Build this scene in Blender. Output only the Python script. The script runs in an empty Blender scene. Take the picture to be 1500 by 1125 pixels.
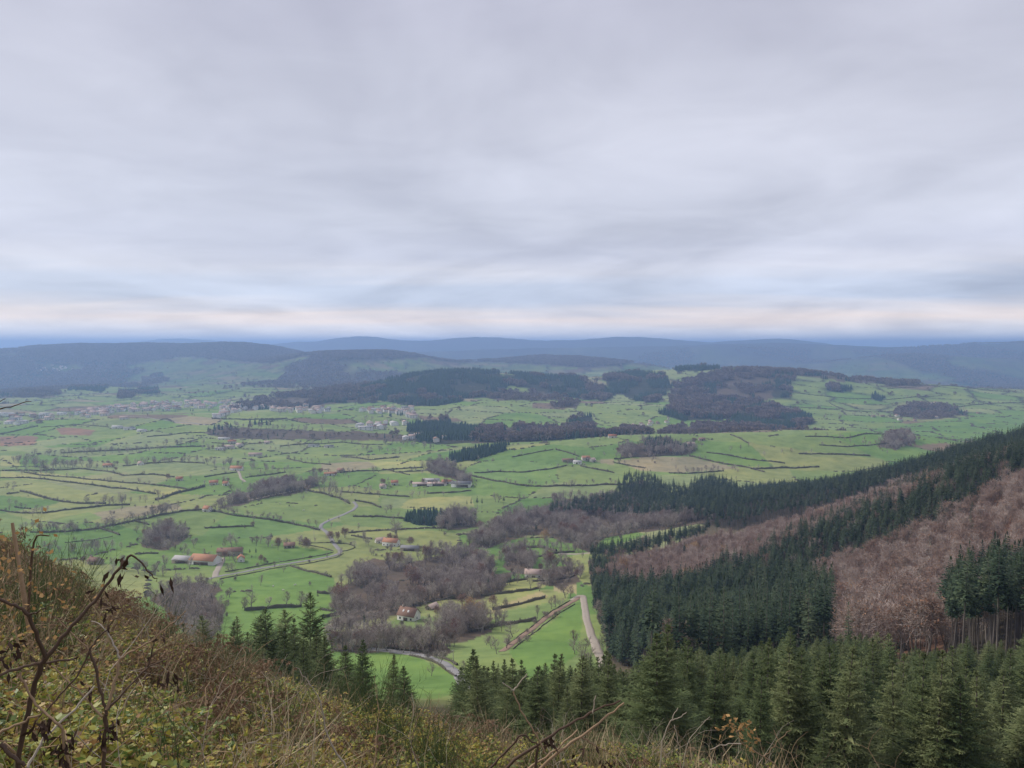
import bpy, math, random
import numpy as np
from mathutils import Vector

random.seed(11)
RNG = np.random.default_rng(11)
scene = bpy.context.scene
COL = scene.collection

# ------------------------------------------------------------------ camera
EYE = 225.0                       # eye height above the valley floor, metres
FPX = 1127.0                      # focal length in photo pixels (1500 wide)
PITCH = math.radians(2.971)
cam_d = bpy.data.cameras.new('camera')
cam_d.sensor_fit = 'HORIZONTAL'
cam_d.sensor_width = 36.0
cam_d.lens = 36.0 * FPX / 1500.0
cam_d.clip_start = 0.05
cam_d.clip_end = 200000.0
cam = bpy.data.objects.new('camera', cam_d)
COL.objects.link(cam)
cam.location = (0, 0, EYE)
cam.rotation_euler = (math.pi / 2 - PITCH, 0, 0)
scene.camera = cam

# ------------------------------------------------------------------ view
scene.view_settings.view_transform = 'Standard'
scene.view_settings.look = 'None'
scene.view_settings.gamma = 1.0
scene.view_settings.use_curve_mapping = False
scene.view_settings.exposure = 0.95
scene.render.engine = 'CYCLES'
scene.cycles.use_denoising = True
scene.cycles.max_bounces = 5
scene.cycles.diffuse_bounces = 2
scene.cycles.glossy_bounces = 2
scene.cycles.transmission_bounces = 2
scene.cycles.volume_bounces = 2
scene.cycles.transparent_max_bounces = 4
scene.cycles.use_adaptive_sampling = False

SUN_EL = math.radians(38)
SUN_AZ = math.radians(-62)        # measured from +Y towards +X: from the left

# ------------------------------------------------------------------ sky
world = bpy.data.worlds.new('World')
scene.world = world
world.use_nodes = True
wt = world.node_tree
wt.nodes.clear()


def wn(t, **kw):
    n = wt.nodes.new(t)
    for k, v in kw.items():
        setattr(n, k, v)
    return n


def wmath(op, a, b=None, c=None, clamp=False):
    n = wn('ShaderNodeMath', operation=op)
    n.use_clamp = clamp
    for i, v in enumerate((a, b, c)):
        if v is None:
            continue
        if isinstance(v, (int, float)):
            n.inputs[i].default_value = v
        else:
            wt.links.new(v, n.inputs[i])
    return n.outputs[0]


def ramp(nt, stops, interp='EASE'):
    n = nt.nodes.new('ShaderNodeValToRGB')
    cr = n.color_ramp
    cr.interpolation = interp
    while len(cr.elements) > 1:
        cr.elements.remove(cr.elements[-1])
    cr.elements[0].position = stops[0][0]
    cr.elements[0].color = tuple(stops[0][1]) + (1,)
    for p, c in stops[1:]:
        e = cr.elements.new(p)
        e.color = tuple(c) + (1,)
    return n


def srgb(r, g, b):
    def f(v):
        v /= 255.0
        return v / 12.92 if v <= 0.04045 else ((v + 0.055) / 1.055) ** 2.4
    return (f(r), f(g), f(b))


SKY_STRENGTH = 0.1
w_out = wn('ShaderNodeOutputWorld')
w_bg = wn('ShaderNodeBackground')
w_bg.inputs['Strength'].default_value = SKY_STRENGTH
wt.links.new(w_bg.outputs[0], w_out.inputs[0])
nish = wn('ShaderNodeTexSky', sky_type='NISHITA')
nish.sun_disc = False
nish.sun_elevation = SUN_EL
nish.sun_rotation = SUN_AZ
nish.altitude = 600
nish.air_density = 1.0
nish.dust_density = 2.0
tc = wn('ShaderNodeTexCoord')
sep = wn('ShaderNodeSeparateXYZ')
wt.links.new(tc.outputs['Generated'], sep.inputs[0])
dz = wmath('MAXIMUM', sep.outputs[2], 0.0)
# the cloud sheet: direction pushed out on to a flat layer overhead
inv = wmath('DIVIDE', 1.0, wmath('ADD', dz, 0.13))
cx = wmath('MULTIPLY', sep.outputs[0], inv)
cy = wmath('MULTIPLY', sep.outputs[1], inv)
cmb = wn('ShaderNodeCombineXYZ')
wt.links.new(cx, cmb.inputs[0])
wt.links.new(cy, cmb.inputs[1])


def cloud_noise(scale, sx, sy, off, detail=5.0, rough=0.55, dist=0.0, rot=0.0):
    mp = wn('ShaderNodeMapping')
    mp.inputs['Scale'].default_value = (sx, sy, 1)
    mp.inputs['Location'].default_value = off
    mp.inputs['Rotation'].default_value = (0, 0, rot)
    wt.links.new(cmb.outputs[0], mp.inputs[0])
    n = wn('ShaderNodeTexNoise')
    n.inputs['Scale'].default_value = scale
    n.inputs['Detail'].default_value = detail
    n.inputs['Roughness'].default_value = rough
    n.inputs['Distortion'].default_value = dist
    wt.links.new(mp.outputs[0], n.inputs['Vector'])
    return n.outputs['Fac']


n_big = cloud_noise(0.62, 1.0, 0.75, (3.1, 1.7, 0), 4.0, 0.5, 0.9, 0.75)
n_mid = cloud_noise(2.1, 0.9, 1.1, (7.3, 2.2, 0), 7.0, 0.55, 0.5, 0.6)
n_str = cloud_noise(1.1, 0.30, 1.6, (1.3, 9.1, 0), 5.0, 0.5, 0.3, -0.12)
# elevation, wobbled by the streaky noise, drives the layer colours
el = wmath('ADD', dz, wmath('MULTIPLY', wmath('SUBTRACT', n_str, 0.5), wmath('MULTIPLY', wmath('ADD', dz, 0.02), 0.5)))
el_n = wmath('MULTIPLY', el, 2.0, clamp=True)
K = 0.62 / SKY_STRENGTH / 0.62


def sk(r, g, b, gain=0.525):
    c = srgb(r, g, b)
    return tuple(v * gain for v in c)


layer = ramp(wt, [
    (0.000, sk(232, 232, 240, 0.70)),
    (0.034, sk(238, 232, 232, 0.66)),
    (0.062, sk(252, 232, 218, 0.64)),
    (0.088, sk(236, 228, 230, 0.56)),
    (0.115, sk(192, 206, 232)),
    (0.150, sk(190, 204, 230)),
    (0.185, sk(230, 228, 236)),
    (0.235, sk(196, 198, 216)),
    (0.320, sk(207, 209, 223)),
    (0.550, sk(206, 207, 220)),
    (0.850, sk(196, 196, 211)),
    (1.000, sk(198, 198, 212)),
], 'LINEAR')
wt.links.new(el_n, layer.inputs[0])
plain = ramp(wt, [
    (0.000, sk(230, 230, 238, 0.70)),
    (0.040, sk(236, 230, 232, 0.64)),
    (0.062, sk(244, 229, 224, 0.60)),
    (0.088, sk(224, 222, 231, 0.545)),
    (0.120, sk(212, 215, 230)),
    (0.200, sk(206, 208, 224)),
    (0.320, sk(206, 208, 222)),
    (0.550, sk(207, 208, 221)),
    (0.850, sk(197, 197, 212)),
    (1.000, sk(199, 199, 213)),
], 'LINEAR')
wt.links.new(el_n, plain.inputs[0])
n_brk = cloud_noise(0.16, 1.0, 0.5, (4.0, 0.6, 0), 3.0, 0.5, 0.2, 0.15)
brk_f = wmath('ADD', wmath('MULTIPLY', wmath('SUBTRACT', n_brk, 0.5), 3.2), 0.55, clamp=True)
lay = wn('ShaderNodeMixRGB', blend_type='MIX')
wt.links.new(brk_f, lay.inputs[0])
wt.links.new(plain.outputs[0], lay.inputs[1])
wt.links.new(layer.outputs[0], lay.inputs[2])
shade = wmath('ADD', wmath('MULTIPLY', n_big, 1.0), wmath('MULTIPLY', n_mid, 0.36))
shade = wmath('ADD', shade, 0.34)
mul = wn('ShaderNodeMixRGB', blend_type='MULTIPLY')
mul.inputs[0].default_value = 1.0
wt.links.new(lay.outputs[0], mul.inputs[1])
cs = wn('ShaderNodeCombineXYZ')
wt.links.new(wmath('MULTIPLY', wmath('SUBTRACT', shade, 0.0), 1.0), cs.inputs[0])
wt.links.new(wmath('MULTIPLY', shade, 1.0), cs.inputs[1])
wt.links.new(wmath('ADD', wmath('MULTIPLY', shade, 0.92), 0.08), cs.inputs[2])
wt.links.new(cs.outputs[0], mul.inputs[2])
up = wn('ShaderNodeMixRGB', blend_type='MULTIPLY')
up.inputs[0].default_value = 1.0
wt.links.new(mul.outputs[0], up.inputs[1])
g = 1.0 / SKY_STRENGTH
up.inputs[2].default_value = (g, g, g, 1)
mixs = wn('ShaderNodeMixRGB', blend_type='MIX')
mixs.inputs[0].default_value = 0.93
wt.links.new(nish.outputs[0], mixs.inputs[1])
wt.links.new(up.outputs[0], mixs.inputs[2])
wt.links.new(mixs.outputs[0], w_bg.inputs['Color'])

sun_d = bpy.data.lights.new('sun', 'SUN')
sun_d.energy = 1.5
sun_d.angle = math.radians(14)
sun_d.color = (1.0, 0.95, 0.88)
sun = bpy.data.objects.new('sun', sun_d)
COL.objects.link(sun)
sv = Vector((math.sin(SUN_AZ) * math.cos(SUN_EL), math.cos(SUN_AZ) * math.cos(SUN_EL), math.sin(SUN_EL)))
sun.rotation_euler = (-sv).to_track_quat('-Z', 'Y').to_euler()
sun.location = (0, 0, 400)

# ------------------------------------------------------------------ photo pixel <-> world


def q_of(py):
    """drop per metre of forward distance along the ray through photo row py"""
    return np.tan(np.arctan((np.asarray(py, float) - 562.5) / FPX) + PITCH)


CP, SP = math.cos(PITCH), math.sin(PITCH)


def project(x, y, z):
    """world -> photo pixel (1500 x 1125)"""
    dz_ = z - EYE
    depth = y * CP - dz_ * SP
    up_ = dz_ * CP + y * SP
    depth = np.where(depth > 0.01, depth, 0.01)
    return 750 + FPX * x / depth, 562.5 - FPX * up_ / depth


# ------------------------------------------------------------------ terrain height
_NT = RNG.random((256, 256))


def vnoise(x, y):
    xi = np.floor(x).astype(int)
    yi = np.floor(y).astype(int)
    fx = x - xi
    fy = y - yi
    fx = fx * fx * (3 - 2 * fx)
    fy = fy * fy * (3 - 2 * fy)
    a = _NT[xi & 255, yi & 255]
    b = _NT[(xi + 1) & 255, yi & 255]
    c = _NT[xi & 255, (yi + 1) & 255]
    d = _NT[(xi + 1) & 255, (yi + 1) & 255]
    return (a * (1 - fx) + b * fx) * (1 - fy) + (c * (1 - fx) + d * fx) * fy


def fbm(x, y, octv=4):
    s = 0.0
    a = 1.0
    t = 0.0
    for i in range(octv):
        s = s + a * (vnoise(x * 2 ** i + 17.3 * i, y * 2 ** i + 5.1 * i) - 0.5)
        t += a
        a *= 0.5
    return s / t


# drop below the eye (metres) along rays u = x / y, at forward distances y
PROF = {
    -1.2: [(12, 2.51), (30, 3.79), (60, 17.57), (120, 47.15), (200, 86.58), (280, 124.01), (360, 149.44), (520, 185.57), (700, 207.29), (1000, 220.0), (1500, 225.0)],
    -0.8: [(12, 3.81), (30, 5.99), (60, 22.57), (120, 52.15), (200, 90.58), (280, 126.01), (360, 150.44), (520, 185.57), (700, 207.29), (1000, 220.0), (1500, 225.0)],
    -0.6: [(12, 4.71), (30, 9.19), (60, 26.57), (120, 54.15), (200, 92.58), (280, 128.01), (360, 151.44), (520, 185.57), (700, 207.29), (1000, 221.0), (1500, 225.0)],
    -0.4: [(12, 5.81), (30, 12.99), (60, 29.57), (120, 55.15), (200, 93.58), (280, 128.01), (360, 150.44), (520, 185.57), (700, 208.29), (1000, 221.0), (1500, 225.0)],
    -0.25: [(12, 6.36), (30, 14.89), (60, 31.57), (120, 56.15), (200, 94.58), (280, 128.01), (360, 150.44), (520, 185.57), (700, 208.29), (1000, 221.0), (1500, 225.0)],
    -0.1: [(12, 6.71), (30, 16.09), (60, 32.57), (120, 56.15), (200, 94.58), (280, 127.01), (360, 149.44), (520, 184.57), (650, 203.68), (800, 215.0), (1000, 221.0), (1500, 225.0)],
    0.05: [(12, 6.91), (30, 16.79), (60, 33.07), (120, 57.15), (200, 93.58), (280, 125.01), (360, 147.44), (520, 181.57), (650, 201.68), (800, 214.0), (1000, 221.0), (1500, 225.0)],
    0.15: [(12, 7.16), (30, 17.29), (60, 33.57), (120, 57.15), (180, 82.72), (260, 115.15), (330, 138.66), (400, 154.16), (520, 171.31), (600, 182.74), (750, 200.68), (1000, 215.27), (1500, 225.0)],
    0.3: [(12, 7.51), (30, 18.09), (60, 34.07), (120, 56.15), (180, 79.72), (240, 104.3), (300, 125.87), (360, 140.44), (450, 150.81), (530, 153.24), (600, 165.74), (700, 172.03), (800, 164.32), (900, 183.61), (1200, 221.0), (1500, 225.0)],
    0.44: [(12, 7.81), (30, 18.79), (60, 34.57), (120, 55.15), (180, 74.72), (240, 98.3), (300, 115.87), (360, 124.44), (420, 125.02), (520, 123.31), (600, 144.74), (700, 153.03), (800, 149.32), (900, 173.61), (1200, 220.0), (1500, 225.0)],
    0.6: [(12, 8.21), (30, 19.59), (60, 35.57), (120, 54.15), (180, 72.72), (230, 89.37), (270, 95.08), (310, 94.8), (350, 91.52), (400, 85.16), (480, 76.59), (600, 107.74), (700, 106.03), (800, 106.32), (950, 152.38), (1200, 215.0), (1500, 225.0)],
    0.8: [(12, 8.71), (30, 20.59), (60, 36.57), (120, 53.15), (180, 64.72), (270, 80.08), (350, 74.52), (480, 56.59), (600, 75.74), (800, 78.32), (1000, 145.27), (1300, 218.0), (1500, 225.0)],
    1.2: [(12, 9.51), (30, 21.79), (60, 38.57), (120, 53.15), (180, 58.72), (270, 64.08), (350, 57.52), (480, 40.59), (600, 50.74), (800, 54.32), (1100, 147.4), (1400, 218.0), (1600, 225.0)],
}
_us = np.array(sorted(PROF))
_tu = np.linspace(-1.2, 1.2, 121)
_tl = np.linspace(math.log(12), math.log(1600), 180)
_cols = []
for u_ in _us:
    p_ = np.array(PROF[u_])
    _cols.append(np.interp(_tl, np.log(p_[:, 0]), p_[:, 1]))
_cols = np.array(_cols)
_tab = np.array([np.interp(_tu, _us, _cols[:, j]) for j in range(len(_tl))]).T   # [u, l]


def _smooth(a, axis, sig):
    r = int(3 * sig) + 1
    k = np.exp(-0.5 * (np.arange(-r, r + 1) / sig) ** 2)
    k /= k.sum()
    pad = [(0, 0), (0, 0)]
    pad[axis] = (r, r)
    b = np.pad(a, pad, mode='edge')
    return np.apply_along_axis(lambda v: np.convolve(v, k, mode='valid'), axis, b)


_tabq = _tab / np.exp(_tl)[None, :]
_tabq = _smooth(_smooth(_tabq, 0, 4.0), 1, 3.0)


def sstep(a, b, x):
    t = np.clip((x - a) / (b - a), 0, 1)
    return t * t * (3 - 2 * t)


# hills: photo column, distance, height, half widths across / along (m), turn (deg)
HILLS = [    # photo column, distance, height, half widths across / along (m), turn
    (1090, 1560, 52, 420, 150, 8), (860, 1500, 2, 260, 140, -6), (700, 1750, 13, 200, 120, 0), (420, 1900, 11, 260, 120, 0), (230, 2150, 27, 420, 160, -4),
    (395, 2350, 12, 300, 120, 0), (655, 3300, 100, 330, 264, 0), (500, 3350, 2, 420, 208, 10), (830, 3450, 48, 420, 264, 0), (1010, 3600, 68, 330, 336, 0),
    (1130, 3350, 40, 330, 336, 0), (1290, 3300, 62, 520, 336, -8), (1480, 3100, 2, 520, 336, 0), (1120, 2650, 7, 240, 200, 0), (1000, 2500, 6, 500, 200, 0),
    (720, 2600, 32, 420, 240, 0), (380, 3700, 21, 160, 104, 0), (265, 7200, 205, 900, 620, 0), (110, 7300, 83, 900, 520, 0), (390, 6900, 158, 520, 560, 0),
    (20, 6300, 125, 500, 420, 0), (330, 6000, 86, 900, 500, 0), (530, 5700, 142, 560, 520, 0), (470, 5400, 54, 620, 520, 0), (620, 5800, 20, 500, 420, 0),
    (800, 6400, 187, 720, 420, 0), (900, 5600, 128, 600, 420, 0), (-250, 7000, 255, 1500, 700, 0), (1240, 9300, 34, 900, 900, 0), (1380, 9000, 115, 900, 800, 0),
    (1500, 8600, 61, 700, 800, 0), (1700, 8600, 346, 1400, 900, 0), (1290, 7600, 103, 700, 500, 0), (1420, 7000, 141, 900, 500, 0), (1050, 8800, 158, 900, 600, 0),
    (1150, 10200, 180, 1100, 900, 0), (520, 13500, 318, 650, 900, 0), (570, 13500, 36, 900, 900, 0), (640, 13200, 253, 900, 900, 0), (730, 13000, 216, 800, 900, 0),
    (810, 12600, 162, 800, 900, 0), (925, 12200, 319, 800, 900, 0), (880, 12500, 2, 900, 900, 0), (1000, 12300, 109, 800, 900, 0), (1110, 12400, 168, 900, 900, 0),
    (1170, 12600, 275, 900, 900, 0), (430, 14500, 332, 900, 900, 0), (260, 17500, 167, 800, 1200, 0), (215, 17500, 38, 1500, 1200, 0), (330, 17000, 297, 1400, 1200, 0),
    (130, 18000, 319, 1500, 1200, 0), (700, 10200, 226, 2500, 600, 0), (960, 9500, 106, 1800, 600, 0),
]
_H = []
for (hx, hy, hh, wa, wl, tr) in HILLS:
    _H.append(((hx - 750) / FPX * hy, hy, hh, wa, wl, math.radians(tr)))


def ground(x, y):
    x = np.asarray(x, float)
    y = np.asarray(y, float)
    # plane round the viewpoint
    zp = EYE - 1.65 - 0.44 * y - 0.28 * 36 * np.tanh(x / 36) * np.where(x > 0, 0.66, 1.0)
    zp = np.where(y < 0, EYE - 1.65 - 5 * np.tanh(0.44 * y / 5) - 0.28 * 36 * np.tanh(x / 36) * np.where(x > 0, 0.66, 1.0), zp)
    uu = -x / np.maximum(y, 1.0)
    zp = zp - 0.035 * np.maximum(y, 0) * sstep(-0.18, 0.12, uu) * (1 - 1.4 * sstep(0.36, 0.66, uu))
    ys = np.maximum(y, 12.0)
    u = np.clip(x / ys, -1.2, 1.2)
    l = np.log(np.clip(ys, 12, 1600))
    fu = (u + 1.2) / 2.4 * (len(_tu) - 1)
    fl = (l - _tl[0]) / (_tl[-1] - _tl[0]) * (len(_tl) - 1)
    iu = np.clip(fu.astype(int), 0, len(_tu) - 2)
    il = np.clip(fl.astype(int), 0, len(_tl) - 2)
    fu = fu - iu
    fl = fl - il
    qv = (_tabq[iu, il] * (1 - fu) + _tabq[iu + 1, il] * fu) * (1 - fl) + (_tabq[iu, il + 1] * (1 - fu) + _tabq[iu + 1, il + 1] * fu) * fl
    zt = EYE - qv * np.exp(l)
    w = sstep(13, 26, y)
    z = zp * (1 - w) + zt * w
    # small relief
    d = np.sqrt(x * x + y * y)
    z = z + 0.55 * fbm(x / 2.9, y / 2.9, 3) * sstep(1.0, 4.0, d) + 1.0 * fbm(x / 11, y / 11, 3) * sstep(4, 14, d)
    z = z + 5 * fbm(x / 70 + 3.3, y / 70, 3) * sstep(60, 220, d)
    z = z + (15 + 8 * sstep(1200, 1800, d)) * fbm(x / 330 + 9.1, y / 330 + 2.2, 3) * sstep(500, 1100, d)
    z = z + 26 * fbm(x / 470 + 2.7, y / 470 + 8.8, 3) * sstep(2300, 3600, d) * (1 - 0.5 * sstep(9000, 16000, d))
    z = z + 34 * fbm(x / 1100 + 4.1, y / 1100 + 7.2, 4) * sstep(1800, 4200, d) * (1 - 0.6 * sstep(14000, 26000, d))
    z = z + 55 * fbm(x / 850 + 1.7, y / 2600 + 3.1, 3) * sstep(8600, 11500, d)
    z = z - 85 * sstep(3900, 6800, d)    # the valley runs on down behind the wooded hill
    z = z - d * d / 14600000.0            # the earth's curve (with refraction)
    shape = z.shape
    z = np.array(z).ravel()
    xf = np.broadcast_to(x, shape).ravel()
    yf = np.broadcast_to(y, shape).ravel()
    for (hx, hy, hh, wa, wl, tr) in _H:
        rr = 4.6 * max(wa, wl)
        k = np.nonzero((np.abs(yf - hy) < rr) & (np.abs(xf - hx) < rr))[0]
        if len(k) == 0:
            continue
        c, s = math.cos(tr), math.sin(tr)
        dx, dy = xf[k] - hx, yf[k] - hy
        a = dx * c + dy * s
        b = -dx * s + dy * c
        z[k] += hh * np.exp(-0.5 * ((a / wa) ** 2 + (b / wl) ** 2))
    z = z.reshape(shape)
    return z


_YS = np.concatenate([np.geomspace(4, 1000, 800), np.geomspace(1005, 60000, 750)])


def hit(px, py, ymin=4.0):
    """the ground point seen at a photo pixel"""
    q = float(q_of(py))
    # exact: point on ray at forward distance y: x = u*depth ; depth = y*cos + drop*sin
    k = (CP + q * SP)
    ys = _YS[_YS >= ymin]
    xs = (px - 750) / FPX * k * ys
    gz = ground(xs, ys)
    rz = EYE - q * ys
    below = np.nonzero(rz <= gz)[0]
    if len(below) == 0:
        return Vector((xs[-1], ys[-1], gz[-1]))
    i = below[0]
    if i == 0:
        return Vector((xs[0], ys[0], gz[0]))
    d0 = rz[i - 1] - gz[i - 1]
    d1 = gz[i] - rz[i]
    t = d0 / (d0 + d1 + 1e-9)
    yv = ys[i - 1] + (ys[i] - ys[i - 1]) * t
    xv = (px - 750) / FPX * k * yv
    return Vector((xv, yv, float(ground(xv, yv))))


def at_dist(px, y):
    """ground point in the photo column px at forward distance y (one refinement for the tilt)"""
    x = (px - 750) / FPX * y
    z = float(ground(x, y))
    x = (px - 750) / FPX * (y * CP + (EYE - z) * SP)
    return Vector((x, y, float(ground(x, y))))


def in_poly(px, py, poly):
    px = np.asarray(px)
    py = np.asarray(py)
    inside = np.zeros(px.shape, bool)
    n = len(poly)
    j = n - 1
    for i in range(n):
        xi, yi = poly[i]
        xj, yj = poly[j]
        if yi != yj:
            c = ((yi > py) != (yj > py)) & (px < (xj - xi) * (py - yi) / (yj - yi) + xi)
            inside ^= c
        j = i
    return inside

# ------------------------------------------------------------------ materials


def mat_new(name):
    m = bpy.data.materials.new(name)
    m.use_nodes = True
    nt = m.node_tree
    bs = nt.nodes['Principled BSDF']
    bs.inputs['Specular IOR Level'].default_value = 0.15
    bs.inputs['Roughness'].default_value = 0.85
    return m, nt, bs


def mat_var(name, cols, rough=0.85, scale=0.6, rand=1.0, island=False, spec=0.12, trans=0.0, detail=3.0):
    """procedural: colour picked from a ramp by per-object chance, per-piece chance and noise"""
    m, nt, bs = mat_new(name)
    bs.inputs['Roughness'].default_value = rough
    bs.inputs['Specular IOR Level'].default_value = spec
    oi = nt.nodes.new('ShaderNodeObjectInfo')
    no = nt.nodes.new('ShaderNodeTexNoise')
    no.inputs['Scale'].default_value = scale
    no.inputs['Detail'].default_value = detail
    ge = nt.nodes.new('ShaderNodeNewGeometry')
    tcn = nt.nodes.new('ShaderNodeTexCoord')
    nt.links.new(tcn.outputs['Object'], no.inputs['Vector'])

    def mth(op, a, b):
        n = nt.nodes.new('ShaderNodeMath')
        n.operation = op
        for i, v in enumerate((a, b)):
            if isinstance(v, (int, float)):
                n.inputs[i].default_value = v
            else:
                nt.links.new(v, n.inputs[i])
        return n.outputs[0]
    f = mth('MULTIPLY', oi.outputs['Random'], rand)
    wsum = rand
    f = mth('ADD', f, mth('MULTIPLY', no.outputs['Fac'], 0.6))
    wsum += 0.6
    if island:
        f = mth('ADD', f, mth('MULTIPLY', ge.outputs['Random Per Island'], 0.9))
        wsum += 0.9
    f = mth('DIVIDE', f, wsum)
    n = len(cols)
    lo, hi = 0.15, 0.85
    rp = ramp(nt, [(lo + (hi - lo) * i / max(1, n - 1), c) for i, c in enumerate(cols)], 'LINEAR')
    nt.links.new(f, rp.inputs[0])
    nt.links.new(rp.outputs[0], bs.inputs['Base Color'])
    if trans > 0:
        tb = nt.nodes.new('ShaderNodeBsdfTranslucent')
        nt.links.new(rp.outputs[0], tb.inputs['Color'])
        mx = nt.nodes.new('ShaderNodeMixShader')
        mx.inputs[0].default_value = trans
        out = nt.nodes['Material Output']
        nt.links.new(bs.outputs[0], mx.inputs[1])
        nt.links.new(tb.outputs[0], mx.inputs[2])
        nt.links.new(mx.outputs[0], out.inputs['Surface'])
    return m


def tag(o, label=None, cat=None, group=None, kind=None):
    if label:
        o['label'] = label
    if cat:
        o['category'] = cat
    if group:
        o['group'] = group
    if kind:
        o['kind'] = kind
    return o


def mesh_np(name, V, F, mats=(), midx=None, smooth=False):
    """mesh from an (n,3) array and a list of face arrays, each (m,3) or (m,4)"""
    me = bpy.data.meshes.new(name)
    V = np.asarray(V, np.float32)
    if not isinstance(F, (list, tuple)):
        F = [F]
    F = [np.asarray(f, np.int32) for f in F if len(f)]
    loops = np.concatenate([f.ravel() for f in F]) if F else np.zeros(0, np.int32)
    counts = np.concatenate([np.full(len(f), f.shape[1], np.int32) for f in F]) if F else np.zeros(0, np.int32)
    starts = np.concatenate([[0], np.cumsum(counts)[:-1]]).astype(np.int32) if len(counts) else counts
    me.vertices.add(len(V))
    me.vertices.foreach_set('co', V.ravel())
    if len(counts):
        me.loops.add(len(loops))
        me.loops.foreach_set('vertex_index', loops)
        me.polygons.add(len(counts))
        me.polygons.foreach_set('loop_start', starts)
        me.polygons.foreach_set('loop_total', counts)
        if midx is not None:
            me.polygons.foreach_set('material_index', np.asarray(midx, np.int32))
        if smooth:
            me.polygons.foreach_set('use_smooth', np.ones(len(counts), bool))
    for m in mats:
        me.materials.append(m)
    me.update(calc_edges=True)
    return me


def obj(name, me, parent=None, loc=(0, 0, 0), rz=0.0, sc=1.0):
    o = bpy.data.objects.new(name, me)
    COL.objects.link(o)
    o.location = loc
    o.rotation_euler = (0, 0, rz)
    o.scale = (sc, sc, sc) if isinstance(sc, (int, float)) else sc
    if parent is not None:
        o.parent = parent
    return o


# ------------------------------------------------------------------ land cover, traced on the photograph
LUSH = (0.158, 0.258, 0.070)
GREEN = (0.205, 0.272, 0.094)
PALE = (0.245, 0.290, 0.130)
YELLOW = (0.345, 0.350, 0.140)
STRAW = (0.370, 0.320, 0.165)
TAN = (0.300, 0.265, 0.160)
PLOUGH = (0.270, 0.170, 0.115)
BROWN = (0.200, 0.150, 0.105)
LITTER = (0.115, 0.085, 0.062)
DARKF = (0.050, 0.062, 0.040)
MOOR = (0.150, 0.140, 0.085)

FIELD_PATCH = [   # photo outline, colour of the ground itself
    ([(330, 735), (395, 715), (440, 717), (490, 728), (516, 742), (500, 752), (466, 768), (400, 758), (345, 750)], GREEN),
    ([(590, 732), (640, 728), (690, 727), (695, 742), (640, 748), (575, 744)], YELLOW),
    ([(560, 730), (600, 730), (585, 745), (555, 742)], PALE),
    ([(470, 680), (520, 676), (590, 677), (540, 686), (500, 692), (470, 690)], TAN),
    ([(540, 676), (615, 676), (615, 686), (560, 688)], YELLOW),
    ([(0, 690), (60, 692), (160, 703), (278, 718), (250, 727), (160, 714), (60, 703), (0, 700)], YELLOW),
    ([(0, 667), (30, 668), (30, 682), (0, 683)], YELLOW),
    ([(135, 752), (190, 742), (260, 738), (268, 746), (200, 757), (150, 762)], TAN),
    ([(60, 765), (130, 750), (150, 758), (90, 775)], GREEN),
    ([(175, 684), (230, 679), (290, 679), (345, 683), (350, 690), (260, 699), (190, 695)], PALE),
    ([(0, 640), (57, 638), (50, 652), (0, 654)], PLOUGH),
    ([(82, 628), (100, 626), (140, 630), (132, 638), (90, 637)], PLOUGH),
    ([(57, 640), (80, 628), (60, 625), (20, 636)], LUSH),
    ([(55, 655), (140, 645), (180, 640), (140, 655)], LUSH),
    ([(900, 675), (950, 669), (1010, 669), (1085, 686), (1000, 693), (940, 690)], TAN),
    ([(870, 674), (900, 672), (900, 682), (880, 678)], TAN),
    ([(780, 590), (830, 590), (828, 600), (780, 598)], BROWN),
    ([(610, 608), (670, 613), (680, 618), (620, 616)], BROWN),
    ([(620, 882), (690, 862), (775, 847), (800, 845), (800, 860), (740, 867), (690, 875), (640, 888)], (0.315, 0.325, 0.120)),
    ([(720, 892), (750, 880), (792, 866), (805, 874), (760, 886), (720, 899)], STRAW),
    ([(810, 848), (845, 845), (845, 870), (812, 866)], STRAW),
    ([(475, 912), (520, 897), (570, 890), (590, 900), (560, 918), (500, 925)], YELLOW),
    ([(740, 895), (835, 877), (850, 880), (790, 912), (735, 922), (700, 925)], GREEN),
    ([(690, 930), (790, 908), (745, 945), (700, 985), (660, 990)], GREEN),
    ([(745, 955), (850, 883), (852, 920), (845, 960), (780, 1000)], LUSH),
    ([(480, 945), (600, 958), (660, 985), (690, 1010), (500, 1060)], LUSH),
    ([(320, 850), (420, 830), (490, 847), (490, 900), (470, 930), (330, 940), (300, 900)], LUSH),
    ([(365, 810), (430, 800), (490, 808), (480, 816), (400, 826), (340, 836)], LUSH),
    ([(60, 745), (150, 742), (100, 748), (60, 751)], PALE),
    ([(1200, 640), (1300, 625), (1500, 600), (1500, 640), (1300, 655)], LUSH),
    ([(840, 545), (920, 545), (990, 540), (1060, 540), (1040, 552), (960, 556)], PALE),
    ([(820, 550), (870, 556), (900, 565), (880, 565), (830, 558)], TAN),
    ([(1200, 925), (1390, 925), (1390, 975), (1200, 975)], (0.165, 0.085, 0.058)),
    ([(1060, 545), (1110, 540), (1140, 548), (1080, 556)], MOOR),
]

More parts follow.
